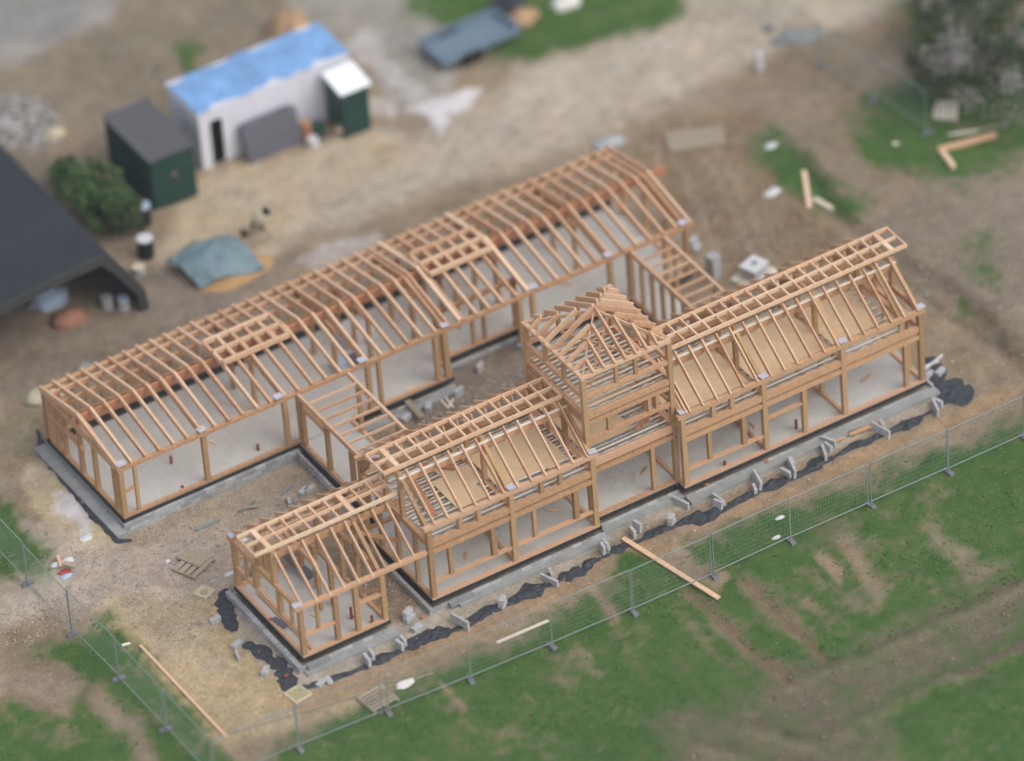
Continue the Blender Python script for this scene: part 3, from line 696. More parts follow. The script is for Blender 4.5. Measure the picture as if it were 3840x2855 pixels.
for k in range(-3, 4):
    f = k / 4.0
    for sgn in (-1, 1):
        # front/back faces: rafters running in y
        dx = f * hx; yt = abs(f) * hy
        if abs(yt) < hy * .97:
            P1(s3, 'jack_rafter', 'wood_rafter', (cx + dx, cy + sgn * (hy + .06), TZ + .0), (cx + dx, cy + sgn * (yt + .06), roofz(dx, yt) - .0), .08, .21)
        dy = f * hy; xt = abs(f) * hx
        P1(s3, 'jack_rafter', 'wood_rafter', (cx + sgn * (hx + .06), cy + dy, TZ + .0), (cx + sgn * (xt + .06), cy + dy, roofz(xt, dy) - .0), .08, .21)
for (a, b_) in (((13.4, .9, 5.95), (15.9, 3.6, 6.35)), ((15.9, 1.0, 5.9), (14.0, 3.9, 6.2))): P1(s3, 'loose_board', 'wood', a, b_, .09, .1)

# ---- back range
BX0, BX1, BY0, BY1, BYr, ZE, ZRd = -1.45, 23.9, 10.92, 17.0, 13.98, 2.42, 3.08
s5 = section('back_range_frame', 11, 14, 'long low single-storey timber frame range at the back with two raised rooflight kerbs')
slab(s5, [(BX0 + .03, 13.0, 10.92, 16.42), (13.0, 16.7, 12.0, 16.42), (16.7, 23.85, 10.92, 16.42)])
MB().box(BX0 + .03, 23.85, 16.425, 17.0, -.2, -.02).build('rear_membrane', 'membrane', s5)
membrane(s5, [(BX0, 10.9, 6.35, 10.9), (8.62, 10.9, 13.05, 10.9), (13.05, 11.98, 16.65, 11.98), (16.65, 10.9, 21.05, 10.9), (22.8, 10.9, 23.9, 10.9), (BX0, 10.95, BX0, 16.8), (BX0, 16.78, 23.9, 16.8)])
plinth(s5, BX0 - .1, 10.85, 6.3, 10.85, (0, -1), z1=-.13, off=.0, w=.15); plinth(s5, 8.7, 10.85, 13.0, 10.85, (0, -1), z1=-.22); plinth(s5, 13.0, 11.93, 16.6, 11.93, (0, -1), z1=-.22); plinth(s5, 16.6, 10.85, 21.0, 10.85, (0, -1), z1=-.22)
ledge(s5, [(BX0 - .55, BX0 - .1, 10.5, 17.0, -.6, -.28)]); ledge(s5, [(8.7, 13.0, 10.35, 10.7, -.5, -.33)])
ledge(s5, [(BX0 - .09, BX0 - .05, 10.9, 16.9, -.4, -.12)], 'block_dark', 'cavity_wall')
segs = [((BX0 + .03, 11.0), (6.3, 11.0)), ((8.65, 11.0), (13.0, 11.0)), ((13.1, 12.08), (16.6, 12.08)), ((16.7, 11.0), (21.05, 11.0)), ((22.85, 11.0), (23.85, 11.0)), ((BX0 + .1, 11.1), (BX0 + .1, 16.6)), ((BX0 + .03, 16.93), (23.85, 16.93)), ((23.77, 11.1), (23.77, 16.55)), ((13.08, 11.1), (13.08, 12.0)), ((16.62, 11.1), (16.62, 12.0))]
for a, b_ in segs: P1(s5, 'sole_plate', 'wood', (a[0], a[1], .05), (b_[0], b_[1], .05), .15, .1)
for x, s in ((-1.33, .19), (-.72, .13), (2.27, .19), (5.8, .19), (6.42, .19), (9.45, .18), (9.93, .15), (12.45, .19), (12.86, .22), (16.8, .17), (16.22, .19), (20.3, .19), (21.2, .22), (22.85, .22), (23.77, .17)):
    post(s5, x, 11.0 if x != 16.22 else 11.0, .1, 2.25, s)
for x in (13.12, 14.7, 15.2, 16.6): post(s5, x, 12.08, .1, 2.25, .13 if 14 < x < 16 else .17, 'stud')
P1(s5, 'rail', 'wood', (-1.23, 11.0, 1.2), (-.8, 11.0, 1.2), .12, .1)
for i_, x in enumerate(np.arange(-1.33, 23.9, .6)): post(s5, float(x), 16.93, .1, 2.3, .17 if i_ % 3 == 0 else .09, 'post' if i_ % 3 == 0 else 'stud')
for y, z0 in ((11.5, .1), (13.05, .1), (14.2, .1), (15.5, .1), (16.1, .1), (16.65, .1)): post(s5, BX0 + .12, y, z0, 2.25, .17)
for y in (12.4, 14.0, 15.6): post(s5, 23.77, y, .1, 2.25, .15, 'stud')
for y in (BY0 + .07, BY1 - .1): P1(s5, 'wall_plate', 'wood', (BX0 - .02, y, 2.32), (BX1 + .2, y, 2.32), .18, .15)
P1(s5, 'inner_plate', 'wood', (12.95, 12.08, 2.3), (16.75, 12.08, 2.3), .15, .15)
P1(s5, 'tie_beam', 'wood', (BX0 + .12, 11.1, 2.25), (BX0 + .12, 16.85, 2.25), .18, .25)
P1(s5, 'tie_beam', 'wood', (BX0 + .12, 14.0, 1.35), (BX0 + .12, 16.6, 1.35), .16, .16); P1(s5, 'rail', 'wood', (BX0 + .5, 13.9, 2.0), (BX0 + .5, 16.7, 1.9), .14, .5)
P1(s5, 'tie_beam', 'wood', (23.77, 11.1, 2.3), (23.77, 16.85, 2.3), .18, .25)
frames = [BX0 + .12, 2.27, 5.87, 9.45, 12.95, 16.72, 20.3, 23.77]
for x in frames:
    P1(s5, 'principal_rafter', 'wood', (x, BY0 + .12, ZE - .18), (x, BYr, ZRd - .2), .14, .26); P1(s5, 'principal_rafter', 'wood', (x, BY1 - .12, ZE - .18), (x, BYr, ZRd - .2), .14, .26)
for x in frames[2:-1]:
    P1(s5, 'tie_beam', 'wood', (x, 13.4, 2.3), (x, 16.6, 2.3), .14, .2)
    for y in (13.6, 15.3): post(s5, x, y, .0, 2.2, .15)
for x in (10.9, 14.8): 
    for y in (13.4, 14.6, 15.9): post(s5, x, y, .0, 2.25, .14, 'stud')
    P1(s5, 'partition_head', 'wood', (x, 13.2, 2.2), (x, 16.5, 2.2), .12, .14)
P1(s5, 'ridge_board', 'wood_red', (BX0 - .05, BYr, 2.79), (24.75, BYr, 2.79), .09, .36)
for yy in (14.7, 15.6, 16.3): P1(s5, 'purlin', 'wood', (BX0, yy, 2.46), (BX1, yy, 2.46), .09, .2)
k = 0; x = -1.42
while x < 23.95:
    xx = x + J(.02)
    for ye, z_e in ((BY0 - .0, ZE + .05), (BY1 + .03, ZE - .02)):
        MB().bar((xx, ye, z_e - .05), (xx + J(.015), BYr, ZRd - .05), .108, .21).build('rafter', 'wood_rafter', s5)
    x += .604
def kerb(x0, x1, y0, y1, z):
    b = MB(); h = .17; nx_ = 5; e = .085
    xc = [x0 + (x1 - x0) * i / nx_ for i in range(nx_ + 1)]; ym = (y0 + y1) / 2
    for y in (y0, ym, y1): b.box(x0, x1, y - e, y + e, z - h, z)
    for i, x in enumerate(xc):
        for (ya, yb) in ((y0 + e + .002, ym - e - .002), (ym + e + .002, y1 - e - .002)): b.box(x - e * .8, x + e * .8, ya, yb, z - h + .004, z - .004)
    return b.build('rooflight_kerb', 'wood_rafter', s5)
kerb(4.55, 7.45, 13.3, 14.8, 3.24); kerb(13.7, 16.45, 13.3, 14.8, 3.24)
for x in (13.55, 16.6):
    MB().bar((x, BY0, ZE + .06), (x, BYr, ZRd + .03), .13, .16).build('trimmer_rafter', 'wood_fresh', s5); MB().bar((x, BY1, ZE + .0), (x, BYr, ZRd + .03), .13, .16).build('trimmer_rafter', 'wood_fresh', s5)
# ---- the two links
def link(name, x0, x1, label, studs, npost):
    s = section(name, (x0 + x1) / 2, 8, label)
    slab(s, [(x0 - .05, x1 + .1, 5.1, 10.87)])
    membrane(s, [(x0 - .08, 5.2, x0 - .08, 10.85), (x1 + .12, 5.2, x1 + .12, 10.85)])
    plinth(s, x0 - .15, 5.2, x0 - .15, 10.7, (-1, 0), z1=-.16)
    for x in (x0 + .05, x1 + .02):
        P1(s, 'sole_plate', 'wood', (x, 5.2, .05), (x, 10.85, .05), .14, .1)
        P1(s, 'wall_beam', 'wood_rafter', (x, 5.1, 2.32), (x, 10.8, 2.32), .12, .22)
    for y in np.linspace(6.6, 10.1, 7): P1(s, 'ceiling_joist', 'wood_rafter', (x0 + .1, float(y) , 2.36), (x1 - .04, float(y), 2.36), .05, .12)
    P1(s, 'rail', 'wood', (x0 + .04, 8.9, 1.95), (x0 + .04, 10.8, 1.95), .1, .22) if npost else None
    for y in studs: post(s, x0 + .05, y, .1, 2.2, .17 if npost else .13, 'post' if npost else 'stud')
    for y in (6.2, 7.2, 10.1): post(s, x1 + .02, y, .1, 2.2, .15)
    return s
link('left_link_frame', 6.27, 8.5, 'open timber passage frame joining the back range to the middle block on the left', (5.9, 6.9, 8.73, 10.6), True)
link('right_link_frame', 21.12, 22.68, 'narrow open timber passage frame joining the back range to the right block', (7.1, 7.85, 8.6, 9.35, 10.1), False)

def wrap(sec, x, y, z, rz=0):
    MB().box(x - .2, x + .14, y - .12, y + .16, z, z + .05 + J(.02), rz + J(.2), (x, y)).build('joint_wrap', 'wrap', sec)
for x in (9.2, 12.74): wrap(s2, x + .1, .12, 3.5)
for x in (16.72, 20.3, 23.85, 27.35): wrap(s4, x + .1, .12, 3.5)
for x in (-1.2, 2.27, 5.6, 9.3, 12.95, 16.9, 20.3, 23.7): wrap(s5, x, 11.0, 2.5)
wrap(s1, .12, 4.9, 2.5); wrap(s1, .05, .12, 2.42)
# ------------------------------------------------------------------ mesh fence
FP = empty('mesh_fence', (0, 0, 0), 'temporary galvanised mesh fence panel', 'fence panel', 'temporary mesh fence panels round the site')
r = .021; b = MB()
for x in (.04, 3.44): b.tube((x, 0, 0), (x, 0, 2.0), r)
for z in (.15, 1.97): b.tube((.04, 0, z), (3.44, 0, z), r)
b.build('frame', 'galv', FP)
b = MB()
for i in range(1, 28): x = .04 + 3.4 * i / 28; b.bar((x, .0, .15), (x, .0, 1.97), .003, .003)
for i in range(1, 9): z = .15 + 1.82 * i / 9; b.bar((.04, .0, z), (3.44, .0, z), .0035, .0035)
b.build('wire_mesh', 'wire', FP)
FF = MB().prism([(-.27, 0), (.27, 0), (.25, .08), (.16, .11), (-.16, .11), (-.25, .08)], 'X', -.1, .1).build('ballast_block', 'foot', None, loc=(0, 0, 0))
tag(FF, 'dark block foot', 'ballast block', 'dark ballast blocks under the mesh fence')
runs = [('front', [(-5.95, -3.75), (-2.5, -3.85), (1.15, -4.05), (4.55, -4.25), (7.95, -4.4), (11.42, -4.5), (14.93, -4.55), (18.35, -4.5), (21.9, -4.55), (25.35, -4.6), (28.8, -4.6), (32.3, -4.7)], 'along the front grass'),
        ('left', [(-5.9, -3.65), (-5.92, -.1), (-5.95, 3.32), (-6.05, 6.65), (-6.05, 10.1), (-6.1, 13.6), (-6.15, 17.0)], 'along the yard left side'),
        ('back', [(36.25, 12.95), (35.95, 16.35), (35.6, 19.6), (35.3, 23.0), (35.0, 26.5), (34.7, 30.0)], 'beside the far right shrub'),
        ('gate', [(39.35, 12.1), (42.0, 9.8)], 'at the far right edge')]
ordn = ['first', 'second', 'third', 'fourth', 'fifth', 'sixth', 'seventh', 'eighth', 'ninth', 'tenth', 'eleventh']
frm = {'front': 'from near left corner', 'left': 'from near corner', 'back': 'from near end', 'gate': 'and only one'}
first = True; ff = True
for nm, pts, where in runs:
    for i, p in enumerate(pts):
        nxt = pts[min(i + 1, len(pts) - 1)]; prv = pts[max(i - 1, 0)]
        an = math.atan2(nxt[1] - prv[1], nxt[0] - prv[0])
        lab = ('dark ballast block, %s %s, under fence %s' % (ordn[i] if i < 11 else 'last', frm[nm], where))
        if ff: o = FF; ff = False
        else: o = FF.copy(); COL.objects.link(o)
        o.location = (p[0], p[1], hz1(*p) - .01); o.rotation_euler = (0, 0, an + J(.15)); o['label'] = lab
    for i in range(len(pts) - 1):
        a, c = pts[i], pts[i + 1]; an = math.atan2(c[1] - a[1], c[0] - a[0])
        lab = 'mesh fence panel, %s %s, %s' % (ordn[i], frm[nm], where)
        loc = (a[0], a[1], hz1(*a) + .06)
        if first: FP.location = loc; FP.rotation_euler = (0, 0, an); FP['label'] = lab; first = False
        else: copy_tree(FP, loc, an, lab)

# ------------------------------------------------------------------ loose blocks along the front
BLK = 'loose concrete blocks on site'
def block(x, y, z, rz, up, label, tilt=0, mat='block', L=.44):
    """up: 'edge' (0.215 high, 0.1 thick), 'flat' or 'end'"""
    sx, sy, sz = {'edge': (L, .1, .215), 'slab': (random.uniform(.6, .95), .11, random.uniform(.32, .48)), 'flat': (L, .215, .1), 'end': (random.uniform(.38, .5), .13, random.uniform(.3, .42)), 'cube': (L, .215, .215)}[up]
    b = MB(); e = .008
    b.box(-sx / 2, sx / 2, -sy / 2, sy / 2, 0, sz)
    o = b.build('concrete_block', mat, None, loc=(0, 0, 0)); o.location = (x, y, z); o.rotation_euler = (tilt, 0, rz)
    import bmesh
    bm = bmesh.new(); bm.from_mesh(o.data); bmesh.ops.bevel(bm, geom=bm.edges, offset=e, segments=1, affect='EDGES'); bm.to_mesh(o.data); bm.free()
    return tag(o, label, 'concrete block', BLK)
PY = math.pi / 2
piles = [  # view px, count, mode, where
 ((2037, 892), 2, 'stand', 'beside the far right loose black sheet'),
 ((1918, 940), 2, 'stand', 'before the last bay of the right block'),
 ((1802, 985), 3, 'stand', 'before the third post of the right block'),
 ((1722, 1030), 3, 'stand', 'before the tall stud of the right block'),
 ((1642, 1064), 2, 'stand', 'before the second post of the right block'),
 ((1562, 1100), 2, 'stand', 'before the first bay of the right block'),
 ((1478, 1096), 1, 'stand', 'against the corner between tower and right block'),
 ((1458, 1138), 2, 'flatstack', 'out before the tower'),
 ((1374, 1163), 2, 'end', 'at the inner end of the long orange plank'),
 ((1308, 1200), 2, 'end', 'before the right corner of the middle block'),
 ((1200, 1262), 2, 'stand', 'before the middle post of the middle block'),
 ((1092, 1316), 2, 'flatstack', 'before the first bay of the middle block'),
 ((998, 1356), 1, 'stand', 'before the left corner of the middle block'),
 ((868, 1410), 2, 'end', 'before the right post of the low wing'),
 ((797, 1442), 2, 'end', 'before the middle of the low wing'),
 ((697, 1484), 2, 'flat', 'before the near left corner of the low wing')]
cnt = {1: ['single'], 2: ['left-hand one of two', 'right-hand one of two'], 3: ['left-hand one of three', 'middle one of three', 'right-hand one of three']}
for (vx, vy), n_, mode, where in piles:
    p = g(vx, vy)
    for i in range(n_):
        z = hz1(p.x, p.y)
        if mode == 'stand': block(p.x + .27 * i - .13 * (n_ - 1), p.y + .22 * i + J(.06), z - .03, PY + J(.42), 'slab' if (i + len(where)) % 2 == 0 else 'end', 'grey slab on edge %s, %s' % (where, cnt[n_][i]), tilt=J(.22))
        elif mode == 'end': block(p.x + .27 * i, p.y + .16 * i, z, PY + J(.2), 'end', 'pale upright block %s, %s' % (where, cnt[n_][i]), tilt=J(.14))
        elif mode == 'flat': block(p.x + .3 * i, p.y - .05 * i, z, .3 + 1.1 * i, 'flat', 'whitish flat block %s, %s' % (where, cnt[n_][i]))
        else: block(p.x + J(.03), p.y, z + .216 * i, .5 + .3 * i, 'cube', 'grey block %s, %s' % (where, 'lower of two' if i == 0 else 'upper of two'), L=.36)
for (vx, vy, z, rz, up, lab) in [
 (467, 1350, 0, .1, 'cube', 'grey concrete block on the soil left of the low wing'),
 (514, 1404, 0, .35, 'cube', 'pale concrete block beside the ground sheet at the left, upper of a pair'),
 (516, 1428, 0, 1.3, 'edge', 'small pale concrete block beside the ground sheet at the left, lower of a pair'),
 (576, 1462, 0, .75, 'cube', 'tilted pale concrete block on the straw-coloured ground near the low wing corner'),
 (888, 1346, 0, .3, 'cube', 'grey block at the foot of the stack between low wing and middle block'),
 (906, 1368, 0, .2, 'cube', 'small grey block alone in the gravel between low wing and middle block'),
 (1042, 806, 0, .6, 'end', 'grey concrete block upright in the inner courtyard near the tower'),
 (996, 862, 0, .3, 'end', 'grey concrete block upright in the middle of the inner courtyard'),
 (930, 888, 0, .9, 'cube', 'grey concrete block beside the pale sticks in the inner courtyard'),
 (882, 912, 0, .4, 'cube', 'grey concrete block beside the plank in the inner courtyard'),
 (658, 1064, 0, .4, 'cube', 'pale concrete block in the left courtyard, left of a pair'),
 (672, 1060, 0, .2, 'cube', 'pale concrete block in the left courtyard, right of a pair'),
 (627, 1086, 0, 1.2, 'edge', 'dusty concrete block on edge in the left courtyard'),
 (1504, 527, 0, .3, 'cube', 'blue-grey block behind the right gable of the back range'),
 (1511, 542, 0, .5, 'cube', 'blue-grey block before its neighbour behind the back range gable'),
 (1131, 748, 0, .5, 'flat', 'whitish block lying by the left back corner of the tower')]:
    p = g(vx, vy); block(p.x, p.y, hz1(p.x, p.y), rz, up, lab)
p = g(886, 1343); block(p.x, p.y, hz1(p.x, p.y) + .217, .45, 'cube', 'grey block on top of the stack between low wing and middle block')
# tall bale of blocks and wrapped pack on pallet behind the right block
p = g(1549, 603); t = empty('block_stack', (p.x, p.y, hz1(p.x, p.y)), 'upright stack of grey blocks on the soil behind the right link', 'block stack')
for c in range(5):
    b = MB(); z = hz1(p.x, p.y) + c * .218
    for i in range(2): b.box(p.x - .22, p.x + .22, p.y - .22 + .225 * i, p.y - .005 + .225 * i, z, z + .214, .25 + J(.05), (p.x, p.y))
    b.build('block_course', 'block', t)
def pallet(x, y, rz, label, L=1.2, W=1.0, n_=7, mat='wood_old', z=None):
    z = hz1(x, y) if z is None else z
    t = empty('pallet', (x, y, z), label, 'pallet')
    b = MB()
    for i in range(n_): yy = y - W / 2 + (i + .5) * W / n_; b.box(x - L / 2, x + L / 2, yy - W / n_ * .36, yy + W / n_ * .36, z + .115, z + .137, rz, (x, y))
    b.build('top_boards', mat, t)
    b = MB()
    for xx in (x - L / 2 + .05, x, x + L / 2 - .05): b.box(xx - .05, xx + .05, y - W / 2, y + W / 2, z + .02, z + .113, rz, (x, y))
    b.build('bearers', mat, t); return t
p = g(1638, 602); zt = hz1(p.x, p.y)
pallet(p.x, p.y, .35, 'pale slatted pallet carrying the wrapped block pack behind the right block', 1.5, 1.25, 9, 'wood_pale')
t = empty('block_pack', (p.x, p.y, zt + .14), 'pale wrapped pack of blocks with a dark smudge on top, standing on the slatted pallet', 'block pack')
b = MB(); 
for i in range(3):
    for j in range(3): b.box(p.x - .42 + .28 * i, p.x - .145 + .28 * i, p.y - .36 + .24 * j, p.y - .125 + .24 * j, zt + .14, zt + .62, .35, (p.x, p.y))
b.build('blocks', 'block', t)
b = MB().box(p.x - .46, p.x + .46, p.y - .4, p.y + .4, zt + .625, zt + .66, .35, (p.x, p.y)); b.build('top_wrap', 'plastic_white', t)
p2 = p + Vector((.05, .05, 0)); b = MB().box(p2.x - .14, p2.x + .12, p2.y - .1, p2.y + .1, zt + .662, zt + .69, .7, (p2.x, p2.y)); b.build('strap_buckle', 'block_dark', t)

# ------------------------------------------------------------------ black ground sheet showing between the blocks
def sheet(name, pts, w, label, mat='fabric', amp=.08, group=None, seg=.12):
    """crumpled strip following pts (world xy), uneven width"""
    P_ = [Vector((a, b_, 0)) for a, b_ in pts]; path = []
    for a, c in zip(P_[:-1], P_[1:]):
        n_ = max(1, int((c - a).length / seg))
        for i in range(n_): path.append(a.lerp(c, i / n_))
    path.append(P_[-1]); V_ = []; F_ = []; m_ = 7; sd_ = random.random() * 50
    for i, q in enumerate(path):
        d = (path[min(i + 1, len(path) - 1)] - path[max(i - 1, 0)]).normalized(); nn = Vector((-d.y, d.x, 0))
        u = i / (len(path) - 1); ww = w * 1.15 * (.3 + .7 * math.sin(math.pi * u) ** .6) * (.9 + .6 * noise.noise((i * .31, sd_, 0)))
        for j in range(m_):
            s = (j / (m_ - 1) - .5)
            ex = s * ww * (1 + .35 * noise.noise((i * .45, 3 * (j > 3), sd_))); x = q.x + nn.x * ex + .09 * noise.noise((i * .5, j * .6, sd_)); y = q.y + nn.y * ex + .05 * noise.noise((i * .5, j * .6, sd_ + 9))
            z = hz1(x, y) + .015 + amp * (1 - (2 * s) ** 2) * max(0, .35 + noise.noise((x * 5, y * 5, sd_)) * 1.6)
            V_.append((x, y, z))
    for i in range(len(path) - 1):
        for j in range(m_ - 1): F_.append((i * m_ + j, i * m_ + j + 1, (i + 1) * m_ + j + 1, (i + 1) * m_ + j))
    o = MB().add(V_, F_).build(name, mat)
    sm = o.modifiers.new('thick', 'SOLIDIFY'); sm.thickness = .012
    return tag(o, label, 'ground sheet', group)
def vline(l): return [(lambda p: (p.x, p.y))(g(*q)) for q in l]
GS = 'black ground sheet edges round the drain'
for l, w, lab in [
 ([(490, 1280), (486, 1310), (497, 1345), (508, 1372)], .62, 'crumpled black ground sheet left of the low wing, the upright bit beside the block plinth'),
 ([(530, 1398), (560, 1410), (590, 1430), (618, 1452)], .7, 'black ground sheet edge running toward the near left corner of the low wing'),
 ([(612, 1448), (625, 1475), (622, 1505)], .75, 'dark flap of ground sheet hanging out at the near left corner with a red scrap'),
 ([(640, 1488), (672, 1492), (700, 1480), (760, 1462), (790, 1446)], .28, 'thin black sheet edge below the near left corner of the low wing'),
 ([(806, 1440), (850, 1420)], .5, 'black sheet edge between the two pairs of upright blocks before the low wing'),
 ([(878, 1408), (900, 1392), (935, 1380), (975, 1368)], .85, 'widest black sheet patch between low wing and middle block'),
 ([(1010, 1348), (1040, 1336), (1080, 1312)], .42, 'black sheet edge before the left part of the middle block'),
 ([(1105, 1305), (1140, 1290), (1185, 1268)], .75, 'dark ground sheet bulge before the middle of the middle block'),
 ([(1215, 1258), (1255, 1240), (1295, 1212)], .65, 'dark ground sheet bulge before the right part of the middle block'),
 ([(1325, 1200), (1362, 1180)], .4, 'black sheet edge just left of the long orange plank'),
 ([(1395, 1170), (1420, 1155), (1445, 1142)], .38, 'black sheet edge right of the long orange plank'),
 ([(1473, 1136), (1500, 1128), (1540, 1122), (1556, 1104)], .7, 'black sheet before the dark corner between tower and right block'),
 ([(1578, 1098), (1605, 1085), (1632, 1070)], .35, 'black sheet edge before the first bay of the right block'),
 ([(1658, 1058), (1685, 1050), (1712, 1036)], .5, 'black sheet edge before the second post of the right block'),
 ([(1738, 1028), (1762, 1018), (1782, 992)], .6, 'dark oval of ground sheet before the second bay of the right block'),
 ([(1820, 985), (1850, 968), (1885, 960), (1905, 945)], .5, 'black sheet edge before the third bay of the right block'),
 ([(1930, 938), (1965, 925), (2000, 908)], .5, 'black sheet edge before the right end of the right block'),
 ([(2014, 775), (2028, 810), (2045, 850)], .8, 'black sheet rising beside the right gable of the right block'),
 ([(2022, 850), (2060, 852), (2085, 858), (2112, 860)], 1.35, 'large loose black sheet spread right of the right block'),
 ([(650, 1500), (700, 1484), (800, 1446), (900, 1400), (1000, 1362), (1100, 1312), (1200, 1266), (1300, 1216)], .27, 'long ragged black sheet edge running the length of the low wing and middle block'),
 ([(1300, 1214), (1380, 1178), (1460, 1142), (1560, 1112), (1650, 1066), (1750, 1024), (1850, 972), (1950, 930), (2020, 895)], .27, 'long ragged black sheet edge running before the tower and right block'),
 ([(82, 935), (95, 985), (130, 1030), (180, 1090), (225, 1140), (255, 1175), (285, 1165)], .4, 'black sheet edge along the left gable of the back range')]:
    sheet('ground_sheet', vline(l), w, lab, group=GS)

# ------------------------------------------------------------------ planks and boards lying about
def plank(a, b_, w, h, label, mat='wood_fresh', name='plank', z=0, cat='plank', group=None):
    A, B = g(*a), g(*b_)
    za, zb = hz1(A.x, A.y) + h / 2 + .01 + z, hz1(B.x, B.y) + h / 2 + .01 + z
    return tag(MB().bar((A.x, A.y, za), (B.x, B.y, zb), w, h).build(name, mat), label, cat, group)
plank((1352, 1172), (1560, 1303), .2, .06, 'long orange plank lying out across the fence line into the grass', 'wood_fresh', z=.05)
plank((304, 1402), (492, 1602), .11, .05, 'very long pale batten on the straw-coloured ground by the left fence', 'wood_fresh')
plank((478, 1600), (940, 1462), .05, .04, 'thin weathered lath beside the near fence at the left', 'wood_old')
plank((1078, 1396), (1190, 1348), .14, .03, 'mossy pale lath half hidden in the grass before the middle block', 'wood_pale')
plank((265, 1403), (283, 1398), .1, .05, 'short offcut beside the top of the long pale batten', 'wood_pale', 'offcut', cat='offcut')
plank((1938, 334), (2122, 287), .16, .04, 'long weathered plank in the grass at the far right', 'wood_pale')
plank((2122, 287), (2176, 270), .1, .03, 'thin dull plank end beyond the long weathered plank at the far right', 'wood_old')
plank((2036, 348), (2160, 297), .2, .16, 'orange square beam lying in the grass at the far right', 'wood_fresh', 'timber_beam', cat='beam')
plank((2046, 352), (2070, 384), .2, .17, 'short orange beam lying at right angles to the longer one at the far right', 'wood_fresh', 'timber_beam', cat='beam')
plank((1745, 374), (1757, 452), .2, .06, 'yellowish plank on the grass bank behind the right block', 'wood_fresh')
plank((1766, 432), (1810, 456), .22, .05, 'splintered pale board beside the yellowish plank', 'wood_pale')
plank((872, 868), (918, 918), .26, .04, 'wide brown plank bridging from the back range into the inner courtyard', 'wood_old', z=.25)
plank((1842, 948), (1912, 922), .22, .05, 'reddish plank on the plinth ledge before the last bay of the right block, right one', 'wood', z=.1)
plank((1780, 972), (1832, 952), .16, .05, 'reddish plank on the gravel before the third bay of the right block, left one', 'wood', z=.05)
plank((955, 868), (975, 888), .08, .04, 'pale stick in the inner courtyard, left of three', 'wood_pale', 'stick', cat='stick')
plank((967, 866), (984, 888), .08, .04, 'pale stick in the inner courtyard, middle of three', 'wood_pale', 'stick', cat='stick', z=.045)
plank((985, 870), (972, 892), .07, .04, 'pale stick in the inner courtyard crossing the other two', 'wood_pale', 'stick', cat='stick', z=.09)
plank((425, 1145), (475, 1122), .12, .06, 'grey steel bar on the stones before the back range corner', 'galv', 'steel_bar', cat='steel bar')
plank((2008, 812), (2038, 800), .12, .03, 'white board leaning over the black sheet right of the right block', 'plastic_white', 'white_board', z=.35, cat='board')
plank((2008, 822), (2046, 790), .1, .03, 'upper white board crossing the first one right of the right block', 'plastic_white', 'white_board', z=.42, cat='board')
p = g(2040, 812); block(p.x, p.y, hz1(p.x, p.y), .4, 'cube', 'grey block under the crossed white boards, near one'); block(p.x - .45, p.y + .12, hz1(p.x, p.y), .3, 'cube', 'grey block under the crossed white boards, far one')
# pallets and trays
p = g(420, 1222); pallet(p.x, p.y, .42, 'broken weathered pallet lying in the stony left yard', 1.3, 1.1, 4)
p = g(413, 1218); tag(MB().box(p.x - .1, p.x + .75, p.y - .5, p.y + .55, hz1(p.x, p.y) + .16, hz1(p.x, p.y) + .185, .4, (p.x, p.y)).build('board', 'wood_old'), 'grey board lying over the broken pallet in the stony left yard', 'board')
p = g(820, 1520); pallet(p.x, p.y, .1, 'brown pallet with a board on it by the near fence', 1.15, 1.1, 6)
def tray(vx, vy, rz, s, label, disc):
    p = g(vx, vy); z = hz1(p.x, p.y); t = empty('mixing_tray', (p.x, p.y, z), label, 'tray')
    b = MB().box(p.x - s, p.x + s, p.y - s, p.y + s, z, z + .03, rz, (p.x, p.y)); h = .07
    for q in ((-s, s, -s, -s + .07), (-s, s, s - .07, s), (-s, -s + .07, -s + .07, s - .07), (s - .07, s, -s + .07, s - .07)): b.box(p.x + q[0], p.x + q[1], p.y + q[2], p.y + q[3], z + .031, z + h, rz, (p.x, p.y))
    b.build('tray_base', 'tray', t)
    d = MB()
    if disc: d.tube((p.x, p.y, z + .032), (p.x, p.y, z + .045), s * .55, 20)
    else: d.box(p.x - s * .85, p.x + s * .85, p.y - s * .8, p.y + s * .8, z + .032, z + .045, rz, (p.x, p.y))
    d.build('tray_filling', 'trayin', t)
tray(443, 1286, .42, .30, 'square cream tray with a round brown hollow on the soil left of the low wing', True)
tray(646, 1508, .15, .38, 'larger cream tray beside the ground sheet at the near left corner', False)
def blob(vx, vy, r, mat, name, label, cat, sz=.5, z=0, seed=0, group=None, amp=.35):
    p = g(vx, vy); z0 = hz1(p.x, p.y) + z; V_ = []; n1, n2 = 9, 6; rx, ry = r if isinstance(r, tuple) else (r, r)
    V_.append((p.x, p.y, z0 + max(rx, ry) * sz * 1.05))
    for j in range(1, n2):
        th = math.pi / 2 * j / (n2 - 1)
        for i in range(n1 * 2):
            ph = math.pi * i / n1; k_ = 1 + amp * noise.noise((math.cos(ph) * 2 * j / n2 + seed, math.sin(ph) * 2 * j / n2, seed * 1.7 + j * .5))
            V_.append((p.x + rx * k_ * math.sin(th) * math.cos(ph), p.y + ry * k_ * math.sin(th) * math.sin(ph), z0 - .02 + max(rx, ry) * sz * math.cos(th) * k_))
    N = n1 * 2; F_ = [(0, 1 + i, 1 + (i + 1) % N) for i in range(N)]
    for j in range(n2 - 2):
        for i in range(N): a_ = 1 + j * N; F_.append((a_ + i, a_ + N + i, a_ + N + (i + 1) % N, a_ + (i + 1) % N))
    return tag(MB().add(V_, F_).build(name, mat, smooth=True), label, cat, group)
